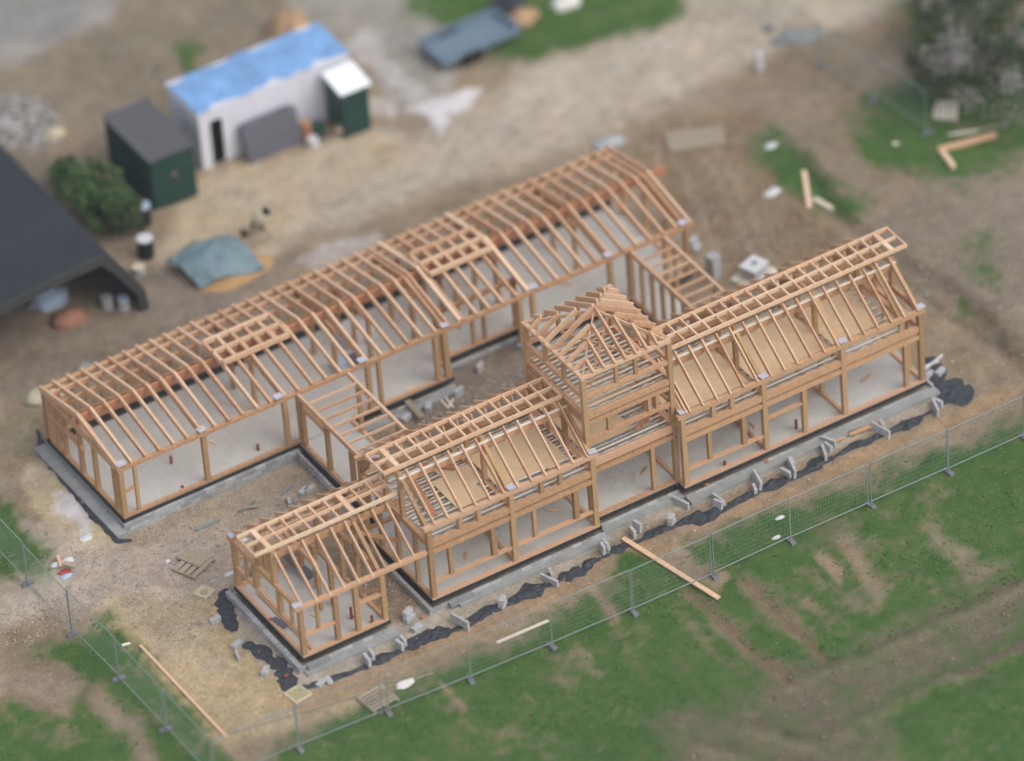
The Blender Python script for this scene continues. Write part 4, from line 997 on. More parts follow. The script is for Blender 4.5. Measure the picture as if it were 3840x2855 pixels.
blob(880, 1484, (.42, .22), 'cloth', 'white_sack', 'crumpled white sack on the grass inside the near fence', 'sack', .3, seed=3)
blob(1692, 1124, (.22, .1), 'plastic_white', 'plastic_bottle', 'white plastic bottle in the grass by the fence, farther of two', 'bottle', .4, seed=1, amp=.1)
blob(1684, 1167, (.22, .1), 'plastic_white', 'plastic_bottle', 'white plastic bottle in the grass by the fence, nearer of two', 'bottle', .4, seed=2, amp=.1)
blob(186, 1167, (.3, .2), 'plastic_white', 'plaster_lump', 'bright white lump of plaster below the back range corner', 'plaster', .35, seed=5)
blob(362, 1210, .12, 'plastic_white', 'plaster_lump', 'small white lump beside the broken pallet', 'plaster', .5, seed=6)
blob(1672, 318, (.3, .2), 'plastic_white', 'pale_stone', 'whitish stone on the grass edge behind the back range gable', 'stone', .4, seed=7)
blob(1676, 418, (.4, .25), 'plastic_white', 'pale_stone', 'largest whitish stone on the brown soil behind the right block', 'stone', .3, seed=8)
blob(497, 1242, (.22, .12), 'plastic_white', 'plaster_bag', 'white bag beside the back left corner of the low wing', 'bag', .6, seed=9)
blob(462, 1256, (.2, .08), 'block', 'stone_slab', 'flat grey stone lying left of the low wing back corner', 'stone', .3, seed=10)
blob(530, 1163, (.16, .1), 'plastic_white', 'paper_scrap', 'pale scrap beside the low wing back corner post', 'scrap', .2, seed=12)
blob(597, 1112, (.32, .2), 'block', 'pale_rubble', 'pale lump in the left courtyard behind the low wing ladder', 'rubble', .3, seed=13)
blob(1525, 925 + 160, .01, 'brick', 'brick_chip', 'tiny brick chip at the plinth of the right block', 'brick chip', .5, seed=14)
# red bricks and rubbish
for i, (vx, vy, lab) in enumerate([(1664, 1002, 'orange brick on the plinth ledge before the middle of the right block, right of two'), (1532, 1007 + 46, 'orange brick on the plinth ledge of the right block, left of two'), (600, 1122, 'broken orange brick beside the left courtyard plinth'), (917, 1340, 'broken orange brick in the gravel before the middle block corner')]):
    p = g(vx, vy, -.24 if i < 2 else GZ); tag(MB().box(p.x - .11, p.x + .11, p.y - .05, p.y + .05, p.z + .0, p.z + .07, .9 + i).build('brick', 'brick'), lab, 'brick')
RB = 'rubbish heap by the left fence'
blob(122, 1226, (.24, .14), 'plastic_white', 'plastic_bag', 'pale plastic bag at the left of the rubbish heap', 'bag', .5, seed=21, group=RB)
blob(146, 1217, (.30, .17), 'plastic_white', 'plastic_bag', 'white plastic bag at the top of the rubbish heap', 'bag', .5, seed=22, group=RB)
blob(140, 1242, (.26, .15), 'red', 'red_packaging', 'crumpled red packaging in the middle of the rubbish heap', 'packaging', .4, seed=23, group=RB)
blob(143, 1252, (.28, .15), 'plastic_blue', 'plastic_bag', 'bluish plastic bag at the foot of the rubbish heap', 'bag', .4, seed=24, group=RB)
for i, (a, c) in enumerate([((126, 1212), (134, 1236)), ((140, 1230), (168, 1236)), ((138, 1236), (166, 1244))]):
    plank(a, c, .12, .04, ['upright pale offcut at the left of the rubbish heap', 'brown offcut in the rubbish heap, upper of two', 'brown offcut in the rubbish heap, lower of two'][i], 'wood_old' if i else 'wood_fresh', 'offcut', z=.12 + .08 * i, cat='offcut', group=RB)
# things lying on the floors inside the frames
def on_floor(vx, vy, z=0): return g(vx, vy, z)
def box_at(vx, vy, sx, sy, sz, rz, mat, name, label, cat, z=0.002, rx=0):
    p = g(vx, vy, z)
    o = MB().box(-sx / 2, sx / 2, -sy / 2, sy / 2, 0, sz).build(name, mat, None, loc=(0, 0, 0)); o.location = (p.x, p.y, z); o.rotation_euler = (rx, 0, rz)
    return tag(o, label, cat)
box_at(652, 1232, .34, 1.25, .05, .28, 'greypanel', 'insulation_board', 'dark grey insulation board propped in the low wing, right of two', 'board', .35, .25)
box_at(635, 1218, .3, 1.0, .05, .25, 'greypanel', 'insulation_board', 'dark grey insulation board behind the first in the low wing, left of two', 'board', .35, .25)
box_at(606, 1352, .25, .75, .02, .15, 'greypanel', 'slate_board', 'slate-grey offcut lying on the left sole plates of the low wing', 'board', .105)
box_at(588, 1344, .14, .1, .04, .5, 'red', 'red_tag', 'small red tag on the left sole plate of the low wing', 'tag', .105)
box_at(621, 1467, .14, .12, .03, .5, 'red', 'red_tag', 'small red tag on the ground sheet at the near left corner', 'tag', -.3)
def pipe(vx, vy, h, label, elbow=False, z=0):
    p = g(vx, vy, z); b = MB().tube((p.x, p.y, z), (p.x, p.y, z + h), .055, 10)
    if elbow: b.tube((p.x, p.y, z + .05), (p.x + .25, p.y + .0, z + .05), .05, 10)
    return tag(b.build('drain_pipe', 'pipe'), label, 'drain pipe', 'terracotta drain pipes standing out of the slabs')
pipe(763, 1343, .55, 'L-shaped red drain pipe on the low wing slab', True); pipe(808, 1352, .35, 'short red drain pipe on the low wing slab beside its last post')
pipe(1728, 930, .42, 'tall red drain pipe in the right block beside the tall stud'); pipe(1573, 1010, .2, 'stubby red drain pipe in the first bay of the right block')
pipe(372, 1006, .35, 'red drain pipe in the first bay of the back range'); pipe(396, 1058, .08, 'dark drain stub near the front of the first bay of the back range')
pipe(560, 977, .28, 'dark drain pipe in the second bay of the back range')
box_at(1073, 1158, .3, .26, .2, .5, 'block', 'cement_bucket', 'small grey tub on the slab behind the low rail of the middle block', 'tub')
for (vx, vy, sx, sy, sz, mt, lab) in [(758, 740, .75, 1.0, .55, 'plastic_white', 'white wrapped insulation bale in the back range, left of three'), (795, 730, .5, .9, .5, 'plastic_white', 'white wrapped insulation bale in the back range, right of three'), (742, 795, .8, .5, .3, 'plastic_blue', 'bluish wrapped bale in the back range nearest the left link'), (775, 790, .6, .6, .35, 'greypanel', 'dark grey bundle between the wrapped bales in the back range')]:
    t = box_at(vx, vy, sx, sy, sz, .1, mt, 'insulation_bale', lab, 'bale')
box_at(1450, 478, .4, .4, .3, .2, 'plastic_white', 'white_box', 'white box on the slab at the right end of the back range', 'box', .0)

CL = 'timber offcuts left about the site'
for (vx, vy, L_, rz_, mt, z_, lab) in [
 (700, 935, .5, .6, 'wood', .004, 'short brown offcut on the back range slab behind its second bay'), (470, 965, .35, 1.9, 'wood_fresh', .004, 'pale offcut on the back range slab behind its first bay'),
 (880, 850, .4, .2, 'wood_fresh', .004, 'pale offcut on the slab just left of the paired posts of the back range'), (1090, 650, .5, 1.1, 'wood', .004, 'brown offcut on the recessed floor behind the tower'),
 (1240, 620, .6, 2.2, 'wood_fresh', .004, 'pale offcut on the back range slab behind the tower roof'), (1010, 1215, .45, .9, 'wood', .004, 'brown offcut on the first-bay slab of the middle block'),
 (1210, 1110, .4, 2.4, 'wood_fresh', .004, 'pale offcut on the second-bay slab of the middle block'), (1390, 1030, .5, .5, 'wood', .004, 'brown offcut on the slab under the tower'),
 (1640, 930, .45, 1.5, 'wood_fresh', .004, 'pale offcut on the second-bay slab of the right block'), (1870, 830, .6, .3, 'wood', .004, 'brown offcut on the last-bay slab of the right block'),
 (690, 1340, .35, 2.0, 'wood_fresh', .004, 'pale offcut on the low wing slab near its front rail'), (610, 1075, .7, .4, 'galv', GZ - .14, 'thin grey metal strip in the left courtyard'),
 (520, 1110, .8, .25, 'block_dark', GZ - .1, 'dark length of pipe lying in the left courtyard'), (560, 1100, .5, 2.7, 'wood_old', GZ - .1, 'weathered batten in the left courtyard')]:
    p = g(vx, vy, z_); tag(MB().bar((p.x, p.y, z_ + .03), (p.x + L_ * math.cos(rz_), p.y + L_ * math.sin(rz_), z_ + .035), .09, .05).build('offcut', mt), lab, 'offcut', CL)
# ------------------------------------------------------------------ yard buildings at the top left
def corr(b, x0, x1, y, z0, z1, n_, amp=.03, axis='X'):
    pass
# green store
t = empty('steel_store', (10.1, 29.2, GZ), 'dark green steel store with a flat grey roof at the left of the yard', 'steel store')
b = MB(); gx0, gx1, gy0, gy1 = 9.15, 11.1, 27.25, 30.95
b.box(gx0, gx1, gy0, gy1, GZ - .1, 2.05); 
for i in range(9): x = gx0 + .12 + i * (gx1 - gx0 - .24) / 8; b.box(x - .03, x + .03, gy0 - .03, gy0 - .001, GZ, 2.0)
for i in range(16): y = gy0 + .12 + i * (gy1 - gy0 - .24) / 15; b.box(gx0 - .03, gx0 - .001, y - .03, y + .03, GZ, 2.0)
b.build('wall', 'green', t)
MB().box(gx0 - .06, gx1 + .06, gy0 - .06, gy1 + .06, 2.052, 2.12).build('roof', 'roofdark', t)
MB().box(gx0 + .9, gx0 + 1.1, gy0 - .045, gy0 - .032, 1.0, 1.15).build('lock_plate', 'rust', t)
# white cabin under blue tarpaulin
t = empty('site_cabin', (15.5, 29.8, GZ), 'long white site cabin with an open dark doorway', 'site cabin')
wx0, wx1, wy0, wy1, wz = 12.1, 19.0, 28.55, 31.1, 2.25
b = MB(); T_ = .08
b.box(wx0, wx0 + .45, wy0, wy0 + T_, GZ - .1, wz); b.box(wx0 + .45, wx0 + 1.05, wy0, wy0 + T_, 1.75, wz); b.box(wx0 + 1.05, wx1, wy0, wy0 + T_, GZ - .1, wz)
b.box(wx0, wx0 + T_, wy0 + T_, wy1, GZ - .1, wz); b.box(wx1 - T_, wx1, wy0 + T_, wy1, GZ - .1, wz); b.box(wx0 + T_, wx1 - T_, wy1 - T_, wy1, GZ - .1, wz)
b.build('wall', 'white', t)
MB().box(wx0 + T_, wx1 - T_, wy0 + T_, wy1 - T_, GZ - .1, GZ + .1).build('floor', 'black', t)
MB().box(wx0 + .35, wx0 + 1.2, wy0 + .5, wy0 + .55, GZ + .1, wz - .05).build('doorway_shade_sheet', 'black', t)  # added black sheet that gives the open doorway its shade
MB().box(wx0 - .05, wx1 + .05, wy0 - .05, wy1 + .05, wz + .002, wz + .06).build('roof', 'white', t)
b = MB()
for i in range(6): x = wx0 + 1.5 + i * 1.08; b.box(x - .03, x + .03, wy0 - .025, wy0 - .001, GZ, wz - .02)
b.build('cover_batten', 'white', t)
b = MB(); fr = [(wx0 + .4, wx0 + .45), (wx0 + 1.05, wx0 + 1.1)]
for a0, a1 in fr: b.box(a0, a1, wy0 - .02, wy0 - .002, GZ, 1.78)
b.build('door_frame', 'white_bright', t)
# tarpaulin over the roof, draped and scalloped
V_ = []; F_ = []; nx2, ny2 = 60, 22
for i in range(nx2 + 1):
    for j in range(ny2 + 1):
        u, v = i / nx2, j / ny2
        x = wx0 - .02 + (wx1 - wx0 + .1) * u
        ys_ = wy0 - .04 + .26 * abs(math.sin(u * 9.5)) ** 5 + .16 * abs(math.sin(u * 23 + 2)) ** 7; ye_ = wy1 + .02 - .22 * abs(math.sin(u * 11 + 1)) ** 3 - .05 * math.sin(u * 37)
        y = ys_ + (ye_ - ys_) * v
        z = wz + .085 + .06 * max(0, noise.noise((x * 1.6, y * 2.2, 3))) + .03 * noise.noise((x * 4, y * 3, 9)) + .02
        V_.append((x, y, z))
for i in range(nx2):
    for j in range(ny2): a_ = i * (ny2 + 1) + j; F_.append((a_, a_ + 1, a_ + ny2 + 2, a_ + ny2 + 1))
o = MB().add(V_, F_).build('roof_tarpaulin', 'tarp_blue', None, smooth=True); o.modifiers.new('t', 'SOLIDIFY').thickness = .015
tag(o, 'bright blue tarpaulin wrinkled over the roof of the white cabin', 'tarpaulin')
# stones weighing the tarp along its edge
# small green kiosk with bright white lid
t = empty('green_kiosk', (18.3, 27.6, GZ), 'small dark green kiosk with a bright white roof at the right end of the cabin', 'kiosk')
kx0, kx1, ky0, ky1 = 17.75, 18.95, 27.0, 28.35
b = MB().box(kx0, kx1, ky0, ky1, GZ - .1, 1.75)
for i in range(6): x = kx0 + .1 + i * .2; b.box(x - .02, x + .02, ky0 - .025, ky0 - .001, GZ, 1.7)
b.build('wall', 'green', t)
MB().prism([(ky0 - .15, 1.76), (ky1, 2.0), (ky1, 2.06), (ky0 - .15, 1.82)], 'X', kx0 - .12, kx1 + .1).build('roof', 'white_bright', t)
# boards leaning on the cabin
t = empty('leaning_boards', (14.8, 28.2, GZ), 'stack of dark grey boards leaning on the front of the white cabin', 'boards')
for k_ in range(4):
    MB().bar((14.95 + .02 * k_, 27.75 + .09 * k_, GZ + .75), (14.95 + .02 * k_ + .001, 28.18 + .07 * k_, 1.35 + .03 * k_), .05, .05).v
    b = MB(); o_ = .06 * k_
    b.add([(13.75, 27.72 + o_, GZ), (16.25 - .1 * k_, 27.72 + o_, GZ), (16.25 - .1 * k_, 28.2 + o_, 1.15), (13.75, 28.2 + o_, 1.15), (13.75, 27.765 + o_, GZ), (16.25 - .1 * k_, 27.765 + o_, GZ), (16.25 - .1 * k_, 28.245 + o_, 1.15), (13.75, 28.245 + o_, 1.15)],
          [(0, 1, 2, 3), (7, 6, 5, 4), (0, 4, 5, 1), (1, 5, 6, 2), (2, 6, 7, 3), (3, 7, 4, 0)]); b.build('board', 'greypanel', t)
def drum(vx, vy, r, h, body, lid, label, name='drum', cat='drum'):
    p = g(vx, vy); z = hz1(p.x, p.y); t = empty(name, (p.x, p.y, z), label, cat)
    b = MB().tube((p.x, p.y, z), (p.x, p.y, z + h), r, 20)
    for q in (.33, .66): b.tube((p.x, p.y, z + h * q - .02), (p.x, p.y, z + h * q + .02), r * 1.04, 20)
    b.build('body', body, t, smooth=False); MB().tube((p.x, p.y, z + h + .002), (p.x, p.y, z + h + .05), r * 1.02, 20).build('lid', lid, t)
drum(313, 487, .32, .85, 'barn_in', 'plastic_blue', 'dark drum with a bluish white lid at the near corner of the green store')
drum(318, 553, .32, .85, 'barn_in', 'plastic_white', 'dark drum with a white lid nearer the open barn')
drum(302, 592, .24, .3, 'block', 'tray', 'low pale tub beside the open barn mouth', 'tub', 'tub')
drum(680, 318, .22, .35, 'plastic_white', 'plastic_white', 'white tub in front of the leaning boards', 'tub', 'tub')
drum(666, 300, .22, .8, 'wood_red', 'clay', 'brown drum between the leaning boards and the kiosk')
drum(690, 292, .3, .5, 'green', 'green', 'dark green bin under the cabin wall', 'bin', 'bin')
plank((738, 298), (742, 262), .28, .04, 'tan board leaning beside the green kiosk', 'wood_fresh', z=.3)
# cement mixer
p = g(560, 515); z = hz1(p.x, p.y); t = empty('cement_mixer', (p.x, p.y, z), 'pale grey cement mixer on a brown frame in the middle of the yard', 'cement mixer')
b = MB()
for sx in (-1, 1):
    for sy in (-1, 1): b.bar((p.x + .4 * sx, p.y + .35 * sy, z), (p.x + .12 * sx, p.y + .08 * sy, z + .85), .06, .06)
b.bar((p.x - .45, p.y - .35, z + .12), (p.x + .45, p.y - .35, z + .12), .06, .06); b.bar((p.x - .45, p.y + .35, z + .12), (p.x + .45, p.y + .35, z + .12), .06, .06); b.box(p.x - .2, p.x + .2, p.y - .15, p.y + .15, z + .5, z + .85); b.build('stand', 'wood_old', t)
ax = Vector((.35, -.5, .8)).normalized(); c0 = Vector((p.x, p.y, z + .8)); b = MB()
b.tube(c0, c0 + ax * .3, .2, 16, .36); b.tube(c0 + ax * .3, c0 + ax * .5, .36, 16, .36); b.tube(c0 + ax * .5, c0 + ax * .78, .36, 16, .24); b.build('mixing_drum', 'tray', t)
MB().tube(c0 + ax * .782, c0 + ax * .79, .21, 16).build('drum_mouth', 'black', t)  # black disc painted as the shade inside the hollow drum
for s in (-1, 1): MB().tube((p.x + .42 * s - .04, p.y + .38, z + .18), (p.x + .42 * s + .04, p.y + .38, z + .18), .18, 14).build('wheel', 'barn_in', t)

def heap(name, vx, vy, rx, ry, h, mat, label, cat, seed=0, amp=.3, kind=None, n_=40):
    p = g(vx, vy); V_ = []; F_ = []
    for i in range(n_ + 1):
        for j in range(n_ + 1):
            u, v = i / n_ * 2 - 1, j / n_ * 2 - 1; an_ = math.atan2(v, u); rr = math.hypot(u, v) * (1.22 + .38 * noise.noise((math.cos(an_) * 1.5 + seed, math.sin(an_) * 1.5, seed)))
            f = max(0, 1 - rr ** 2); x, y = p.x + u * rx * 1.05, p.y + v * ry * 1.05
            f = f * (1 + amp * noise.noise((x * .9, y * .9, seed))) + amp * .25 * noise.noise((x * 3, y * 3, seed)) * f
            V_.append((x, y, hz1(x, y) - .06 + h * f))
    for i in range(n_):
        for j in range(n_):
            a_ = i * (n_ + 1) + j; F_.append((a_, a_ + 1, a_ + n_ + 2, a_ + n_ + 1))
    o = MB().add(V_, F_).build(name, mat, smooth=True); return tag(o, label, cat, kind=kind)
heap('sand_heap', 500, 596, 1.85, 1.25, .5, 'sand', 'orange heap of building sand partly covered by the grey-green sheet', 'sand heap', 4)
heap('clay_heap', 634, 75, 1.15, 1.5, 1.3, 'clay', 'tan clay heap behind the white cabin', 'clay heap', 8)
heap('rubble_heap', 45, 262, 2.0, 2.6, .26, 'rubble_mat', 'grey rubble heap at the far left behind the dark barn', 'rubble heap', 12, .8)
# grey-green sheet over the sand
p = g(462, 575); V_ = []; F_ = []; n_ = 36
c4 = [Vector((q.x, q.y, 0)) for q in (g(358, 582), g(436, 640), g(578, 590), g(500, 530))]
for i in range(n_ + 1):
    for j in range(n_ + 1):
        u, v = i / n_, j / n_
        q = c4[0].lerp(c4[3], v).lerp(c4[1].lerp(c4[2], v), u)
        rr = ((q.x - p.x) / 2.2) ** 2 + ((q.y - p.y) / 1.7) ** 2
        z = hz1(q.x, q.y) + .22 + .62 * max(0, 1 - rr) + .12 * noise.noise((q.x * 1.3, q.y * 1.3, 5)) + .07 * noise.noise((q.x * 4, q.y * 2.5, 7))
        V_.append((q.x, q.y, max(z, hz1(q.x, q.y) + .03)))
for i in range(n_):
    for j in range(n_): a_ = i * (n_ + 1) + j; F_.append((a_, a_ + 1, a_ + n_ + 2, a_ + n_ + 1))
o = MB().add(V_, F_).build('sand_cover', 'tarp_grey', smooth=True); o.modifiers.new('t', 'SOLIDIFY').thickness = .02
tag(o, 'grey-green tarpaulin draped over the sand heap behind the back range', 'tarpaulin')

# ---- arched dark barn at the left edge
C0 = Vector((1.5, 22.1, GZ)); a_out, h_out, Ly = 3.6, 3.45, 13.0
t = empty('open_barn', (C0.x, C0.y, GZ), 'dark low-pitched barn at the left edge with an open shadowy mouth', 'barn')
PROF = [(5.9, -.5), (5.78, .6), (5.2, 1.65), (4.75, 2.4), (4.3, 3.0), (3.2, 2.96), (2.0, 2.88), (.6, 2.74), (-.7, 2.55), (-2.0, 2.2), (-2.8, 1.7), (-3.3, .8), (-3.5, -.5)]
def archpts(a, h):
    k = a / 3.6; r = h / 3.45; return [(1.5 + (x - 1.5) * k, -.5 + (z + .5) * r) for x, z in PROF]
def shell(a, h, a2, h2, y0, y1, name, mat):
    A = archpts(a, h); B = archpts(a2, h2)[::-1]; n_ = len(A); b = MB()
    vs = []; 
    for y in (y0, y1): vs += [(x, y, z) for x, z in A] + [(x, y, z) for x, z in B[::-1]]
    fs = []
    for i in range(n_ - 1):
        fs += [(i, i + 1, 2 * n_ + i + 1, 2 * n_ + i), (n_ + i, 3 * n_ + i, 3 * n_ + i + 1, n_ + i + 1), (i, n_ + i, n_ + i + 1, i + 1), (2 * n_ + i, 2 * n_ + i + 1, 3 * n_ + i + 1, 3 * n_ + i)]
    return b.add(vs, fs).build(name, mat, t)
shell(a_out, h_out, a_out - .12, h_out - .12, C0.y, C0.y + Ly, 'roof', 'barn')
shell(a_out + .02, h_out + .02, a_out - .28, h_out - .42, C0.y - .12, C0.y - .002, 'arch_rim', 'rim')
b = MB(); A = archpts(a_out - .13, h_out - .13); b.prism(A, 'Y', C0.y + Ly - .2, C0.y + Ly - .1); b.build('end_wall', 'barn_in', t)  # near-black colour puts the shade of the mouth into this wall
blob(108, 655, (.9, .7), 'plastic_blue', 'covered_machine', 'bluish white covered machine just inside the barn mouth', 'machine', .9, seed=31)
blob(152, 700, (.75, .5), 'rust', 'rust_tank', 'rusty brown lump standing before the barn mouth', 'tank', .7, seed=32, amp=.2)
drum(234, 668, .24, .5, 'block', 'block', 'grey drum inside the right of the barn mouth, left of two')
drum(270, 670, .24, .5, 'block', 'plastic_blue', 'grey drum inside the right of the barn mouth, right of two')
blob(100, 860, (.9, .6), 'tray', 'pale_spoil', 'pale spoil heap behind the left end of the back range', 'spoil', .35, seed=33)
blob(185, 710 + 90, (.4, .3), 'rubble', 'rubble_lump', 'small pink-grey rubble lump left of the back range', 'rubble', .5, seed=34)
blob(118, 295, (.5, .35), 'tray', 'white_boulder', 'pale boulder on the soil behind the barn', 'boulder', .7, seed=35)
# low wall right of barn mouth, flat trailer bed, odds at the top
t = empty('flatbed_trailer', (0, 0, 0), 'blue-grey steel trailer bed with raised sides on the grass at the top', 'trailer')
q0, q1, q2, q3 = g(912, 98, .0), g(962, 146, .0), g(1128, 72, .0), g(1072, 32, .0)
t.location = (q0.x, q0.y, GZ)
def quadslab(qs, z0, z1, name, mat, parent): return MB().prism([(q.x, q.y) for q in qs], 'Z', z0, z1).build(name, mat, parent)
quadslab((q0, q1, q2, q3), .0, .06, 'bed', 'steelblue', t)
for a_, c_ in ((q0, q1), (q1, q2), (q2, q3), (q3, q0)): MB().bar((a_.x, a_.y, .17), (c_.x, c_.y, .17), .12, .3).build('side', 'steelblue', t)
for f_ in (.3, .42):
    for a_, c_ in ((q1, q2), (q0, q3)): w_ = a_.lerp(c_, f_); MB().tube((w_.x - .0, w_.y - .12, -.1), (w_.x, w_.y + .12, -.1), .3, 14).build('wheel', 'barn_in', t)
e_ = q3.lerp(q2, .5); MB().bar((e_.x, e_.y, .0), (e_.x + 1.0, e_.y, -.1), .1, .1).build('drawbar', 'steelblue', t)
blob(1098, 22, (.9, .8), 'barn', 'dark_bundle', 'dark wrapped bundle behind the trailer bed', 'bundle', .6, seed=41)
blob(1133, 48, (.75, .5), 'clay', 'tan_sack', 'tan sack on the end of the trailer bed', 'sack', .6, seed=42, z=.15)
blob(1228, 8, (.6, .5), 'cloth', 'pink_sack', 'pinkish sack in the grass at the top edge', 'sack', .6, seed=43)
p = g(1648, 148); z = hz1(p.x, p.y); t = empty('marker_bollard', (p.x, p.y, z), 'white marker bollard beside the track at the top right', 'bollard')
MB().tube((p.x, p.y, z), (p.x, p.y, z + .75), .17, 14, .13).build('body', 'plastic_white', t); MB().tube((p.x, p.y, z + .752), (p.x, p.y, z + .85), .15, 14, .08).build('cap', 'plastic_white', t)
q_ = [g(1441, 290), g(1454, 335), g(1578, 315), g(1568, 277)]
tag(quadslab(q_, hz1(q_[0].x, q_[0].y) + .02, hz1(q_[0].x, q_[0].y) + .1, 'plywood_sheet', 'wood_old', None), 'pale plywood sheet lying flat on the brown soil behind the back range', 'plywood sheet')
for (vx, vy, lab) in ((1320, 312, 'pale slab at the back corner of the back range, right end'), (1710, 84, 'grey heap of sacks beside the far fence, left one'), (1752, 82, 'dark grey heap of sacks beside the far fence, right one')):
    blob(vx, vy, (.7, .4), 'block' if vx < 1500 else 'block_dark', 'sack_heap' if vx > 1500 else 'stone_slab', lab, 'sacks' if vx > 1500 else 'slab', .35, seed=vx)
p = g(2052, 240, -.2); pallet(p.x, p.y, .9, 'broken white pallet in the grass under the blossoming shrub', 1.2, 1.0, 5, 'wood_pale')

# ------------------------------------------------------------------ plants
def plant(name, cx, cy, h, rx, ry, nl, mats, label, cat, trunk=.12, nlimb=9, leaf=.1, seed=0, flat=.75, parts=('crown', 'blossom')):
    rnd = random.Random(seed); rg = np.random.default_rng(seed)
    z0 = hz1(cx, cy); t = empty(name, (cx, cy, z0), label, cat)
    b = MB(); b.tube((cx, cy, z0 - .1), (cx + .05, cy, z0 + h * .4), trunk, 10, trunk * .6); tips = []
    for i in range(nlimb):
        a_ = 2 * math.pi * i / nlimb + rnd.uniform(-.3, .3); r_ = rnd.uniform(.35, .85)
        st = (cx + .02 * math.cos(a_), cy, z0 + h * rnd.uniform(.12, .38)); e = (cx + rx * r_ * math.cos(a_), cy + ry * r_ * math.sin(a_), z0 + h * rnd.uniform(.5, .9))
        m_ = ((st[0] + e[0]) / 2, (st[1] + e[1]) / 2, (st[2] + e[2]) / 2 + .1 * h)
        b.tube(st, m_, trunk * .45, 7, trunk * .3); b.tube(m_, e, trunk * .3, 6, .01); tips += [e, m_]
    b.build('trunk', 'bark', t)
    cl = np.array(tips + [(cx + rx * .9 * rnd.uniform(-1, 1), cy + ry * .9 * rnd.uniform(-1, 1), z0 + h * rnd.uniform(.25, .95)) for _ in range(nlimb * 3)])
    for mi, (mt, share) in enumerate(mats):
        n_ = int(nl * share); k_ = rg.integers(0, len(cl), n_)
        if mi:
            keep_ = rg.random(len(cl)) < .5; keep_[0] = True; w_ = keep_ * (cl[:, 2] - z0 + .3); k_ = rg.choice(len(cl), n_, p=w_ / w_.sum())
        sg = rg.uniform(.5, 1.3, len(cl))[k_][:, None]
        c = cl[k_] + rg.normal(0, 1, (n_, 3)) * sg * np.array([rx * .11, ry * .11, h * .075])
        d = (c - np.array([cx, cy, z0 + h * .45])) / np.array([rx, ry, h * .58]); ok_ = np.linalg.norm(d, axis=1) < 1.12; c = c[ok_]; n_ = len(c)
        c[:, 2] = np.maximum(c[:, 2], z0 + .03)
        a1 = rg.normal(0, 1, (n_, 3)); a1 /= np.linalg.norm(a1, axis=1)[:, None]; a2 = np.cross(a1, rg.normal(0, 1, (n_, 3))); a2 /= np.linalg.norm(a2, axis=1)[:, None]
        s_ = leaf * rg.uniform(.5, 1.3, (n_, 1)) * (.7 if mi else 1)
        V_ = np.stack([c - a1 * s_, c + a2 * s_ * .55, c + a1 * s_, c - a2 * s_ * .55], 1).reshape(-1, 3) - np.array([cx, cy, z0])
        me = mesh_np(parts[mi], V_, np.arange(len(V_)).reshape(-1, 4)); me.materials.append(M[mt]); o = bpy.data.objects.new(parts[mi], me); COL.objects.link(o); o.parent = t
    return t
p = g(215, 478); plant('shrub', p.x, p.y, 2.2, 1.45, 1.9, 9000, [('leaf', 1)], 'round leafy green shrub between the dark barn and the green store', 'shrub', .1, 11, .09, 5)
p = g(268, 505); plant('shrub', p.x, p.y, 1.6, 1.0, 1.1, 7000, [('leaf_dark', 1)], 'dark green shrub behind the white-lidded drums', 'shrub', .07, 9, .08, 6)
p = g(150, 400); plant('shrub', p.x, p.y, 1.1, .8, .8, 4000, [('leaf', 1)], 'small light green shrub left of the green store', 'shrub', .05, 8, .07, 7)
p = g(2185, 225, 0); plant('blossoming_shrub', p.x + .4, p.y + 1.2, 3.9, 3.3, 3.4, 15000, [('leaf_dark', .85), ('blossom', .85)], 'tall grey-white blossoming shrub at the top right corner', 'flowering shrub', .16, 14, .085, 9)
p = g(2100, 95, 0); plant('blossoming_shrub', p.x + .2, p.y + 1.0, 2.8, 2.3, 2.2, 6000, [('leaf_dark', .9), ('blossom', .7)], 'lower blossoming shrub left of the tall one at the top right', 'flowering shrub', .1, 10, .085, 10)
p = g(2210, 20, 0); plant('blossoming_shrub', p.x, p.y + 2.0, 3.6, 3.0, 2.8, 12000, [('leaf_dark', .7), ('blossom', .6)], 'dark leafy shrub behind the blossom at the very top right', 'flowering shrub', .1, 10, .085, 11)
for i, (vx, vy, h_, lab) in enumerate([(1060, 1545 - 480, 0, '')]): pass

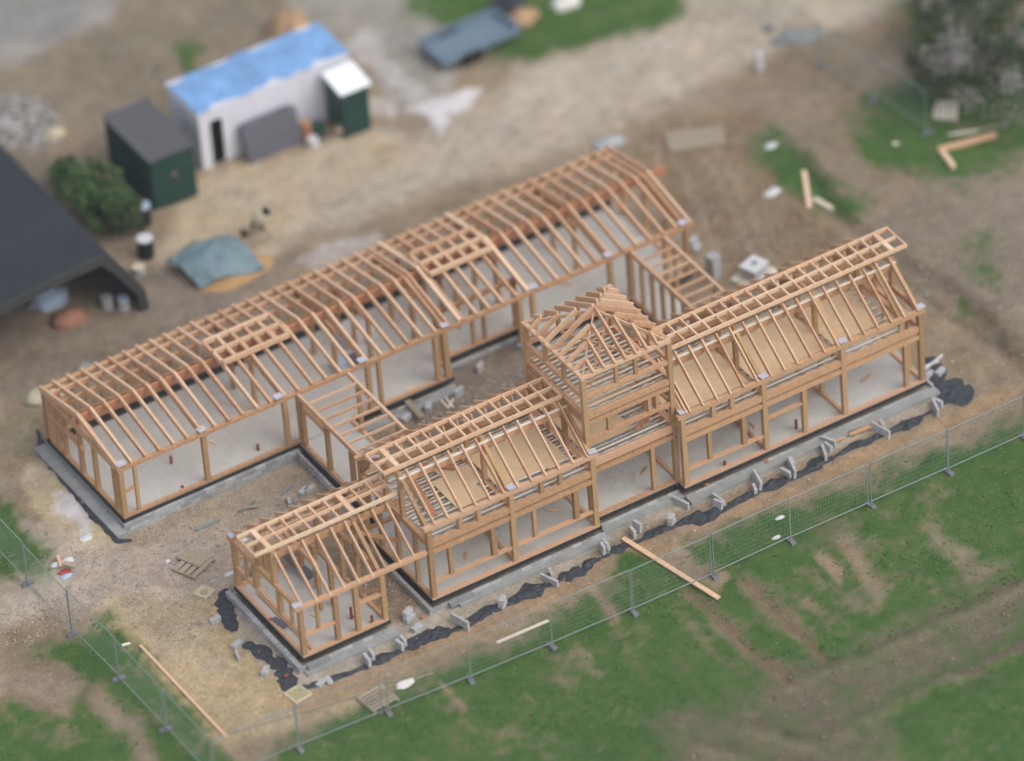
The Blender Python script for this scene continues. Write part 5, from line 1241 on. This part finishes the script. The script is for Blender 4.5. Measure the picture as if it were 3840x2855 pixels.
# ------------------------------------------------------------------ light, world, camera
w = bpy.data.worlds.new('World'); sc.world = w; w.use_nodes = True
sky = w.node_tree.nodes.new('ShaderNodeTexSky'); sky.sky_type = 'NISHITA'; sky.sun_disc = False
EL, AZ = math.radians(52), math.radians(150)   # azimuth clockwise from +Y
sky.sun_elevation = EL; sky.sun_rotation = AZ; sky.air_density = 1.0; sky.dust_density = 2.0; sky.ozone_density = 1.0
hb = MB().box(-950, 2600, -950, 2600, -1.6, 205).build('haze', 'black', None); tag(hb, 'thin pale haze in the air between the helicopter view and the site', 'haze', kind='stuff')
hm = bpy.data.materials.new('haze_air'); hm.use_nodes = True; nt = hm.node_tree; nt.nodes.remove(nt.nodes['Principled BSDF'])
pv = nt.nodes.new('ShaderNodeVolumePrincipled'); pv.inputs['Color'].default_value = (.86, .9, .95, 1); pv.inputs['Density'].default_value = .00016; pv.inputs['Anisotropy'].default_value = .2
nt.links.new(pv.outputs[0], nt.nodes['Material Output'].inputs['Volume']); hb.data.materials.clear(); hb.data.materials.append(hm)
bg = w.node_tree.nodes['Background']; hs = w.node_tree.nodes.new('ShaderNodeHueSaturation'); hs.inputs['Saturation'].default_value = .42   # thin overcast: a greyer sky
w.node_tree.links.new(sky.outputs[0], hs.inputs['Color']); w.node_tree.links.new(hs.outputs[0], bg.inputs[0]); bg.inputs[1].default_value = .15
sd_ = Vector((math.sin(AZ) * math.cos(EL), math.cos(AZ) * math.cos(EL), math.sin(EL)))
l = bpy.data.lights.new('sun', 'SUN'); l.energy = .9; l.angle = math.radians(55); l.color = (1, .95, .88)
so = bpy.data.objects.new('sun', l); COL.objects.link(so); so.rotation_euler = sd_.to_track_quat('Z', 'Y').to_euler()
cam = bpy.data.cameras.new('camera'); co = bpy.data.objects.new('camera', cam); COL.objects.link(co)
back = -CD; right = CR; upv = back.cross(right).normalized()
mt = Matrix(((right.x, upv.x, back.x, CAM.x), (right.y, upv.y, back.y, CAM.y), (right.z, upv.z, back.z, CAM.z), (0, 0, 0, 1)))
co.matrix_world = mt
cam.sensor_width = 144; cam.sensor_fit = 'HORIZONTAL'; cam.lens = 144 * FPX / 3840
cam.clip_start = 1; cam.clip_end = 6000
cam.dof.use_dof = True
foc = Vector((12.0, .5, 1.0)); cam.dof.focus_distance = (foc - CAM).dot(CD)
cam.dof.aperture_fstop = (cam.lens / 1000) / 5.2
sc.camera = co
sc.view_settings.view_transform = 'Standard'; sc.view_settings.look = 'None'
sc.view_settings.exposure = .5; sc.view_settings.gamma = 1
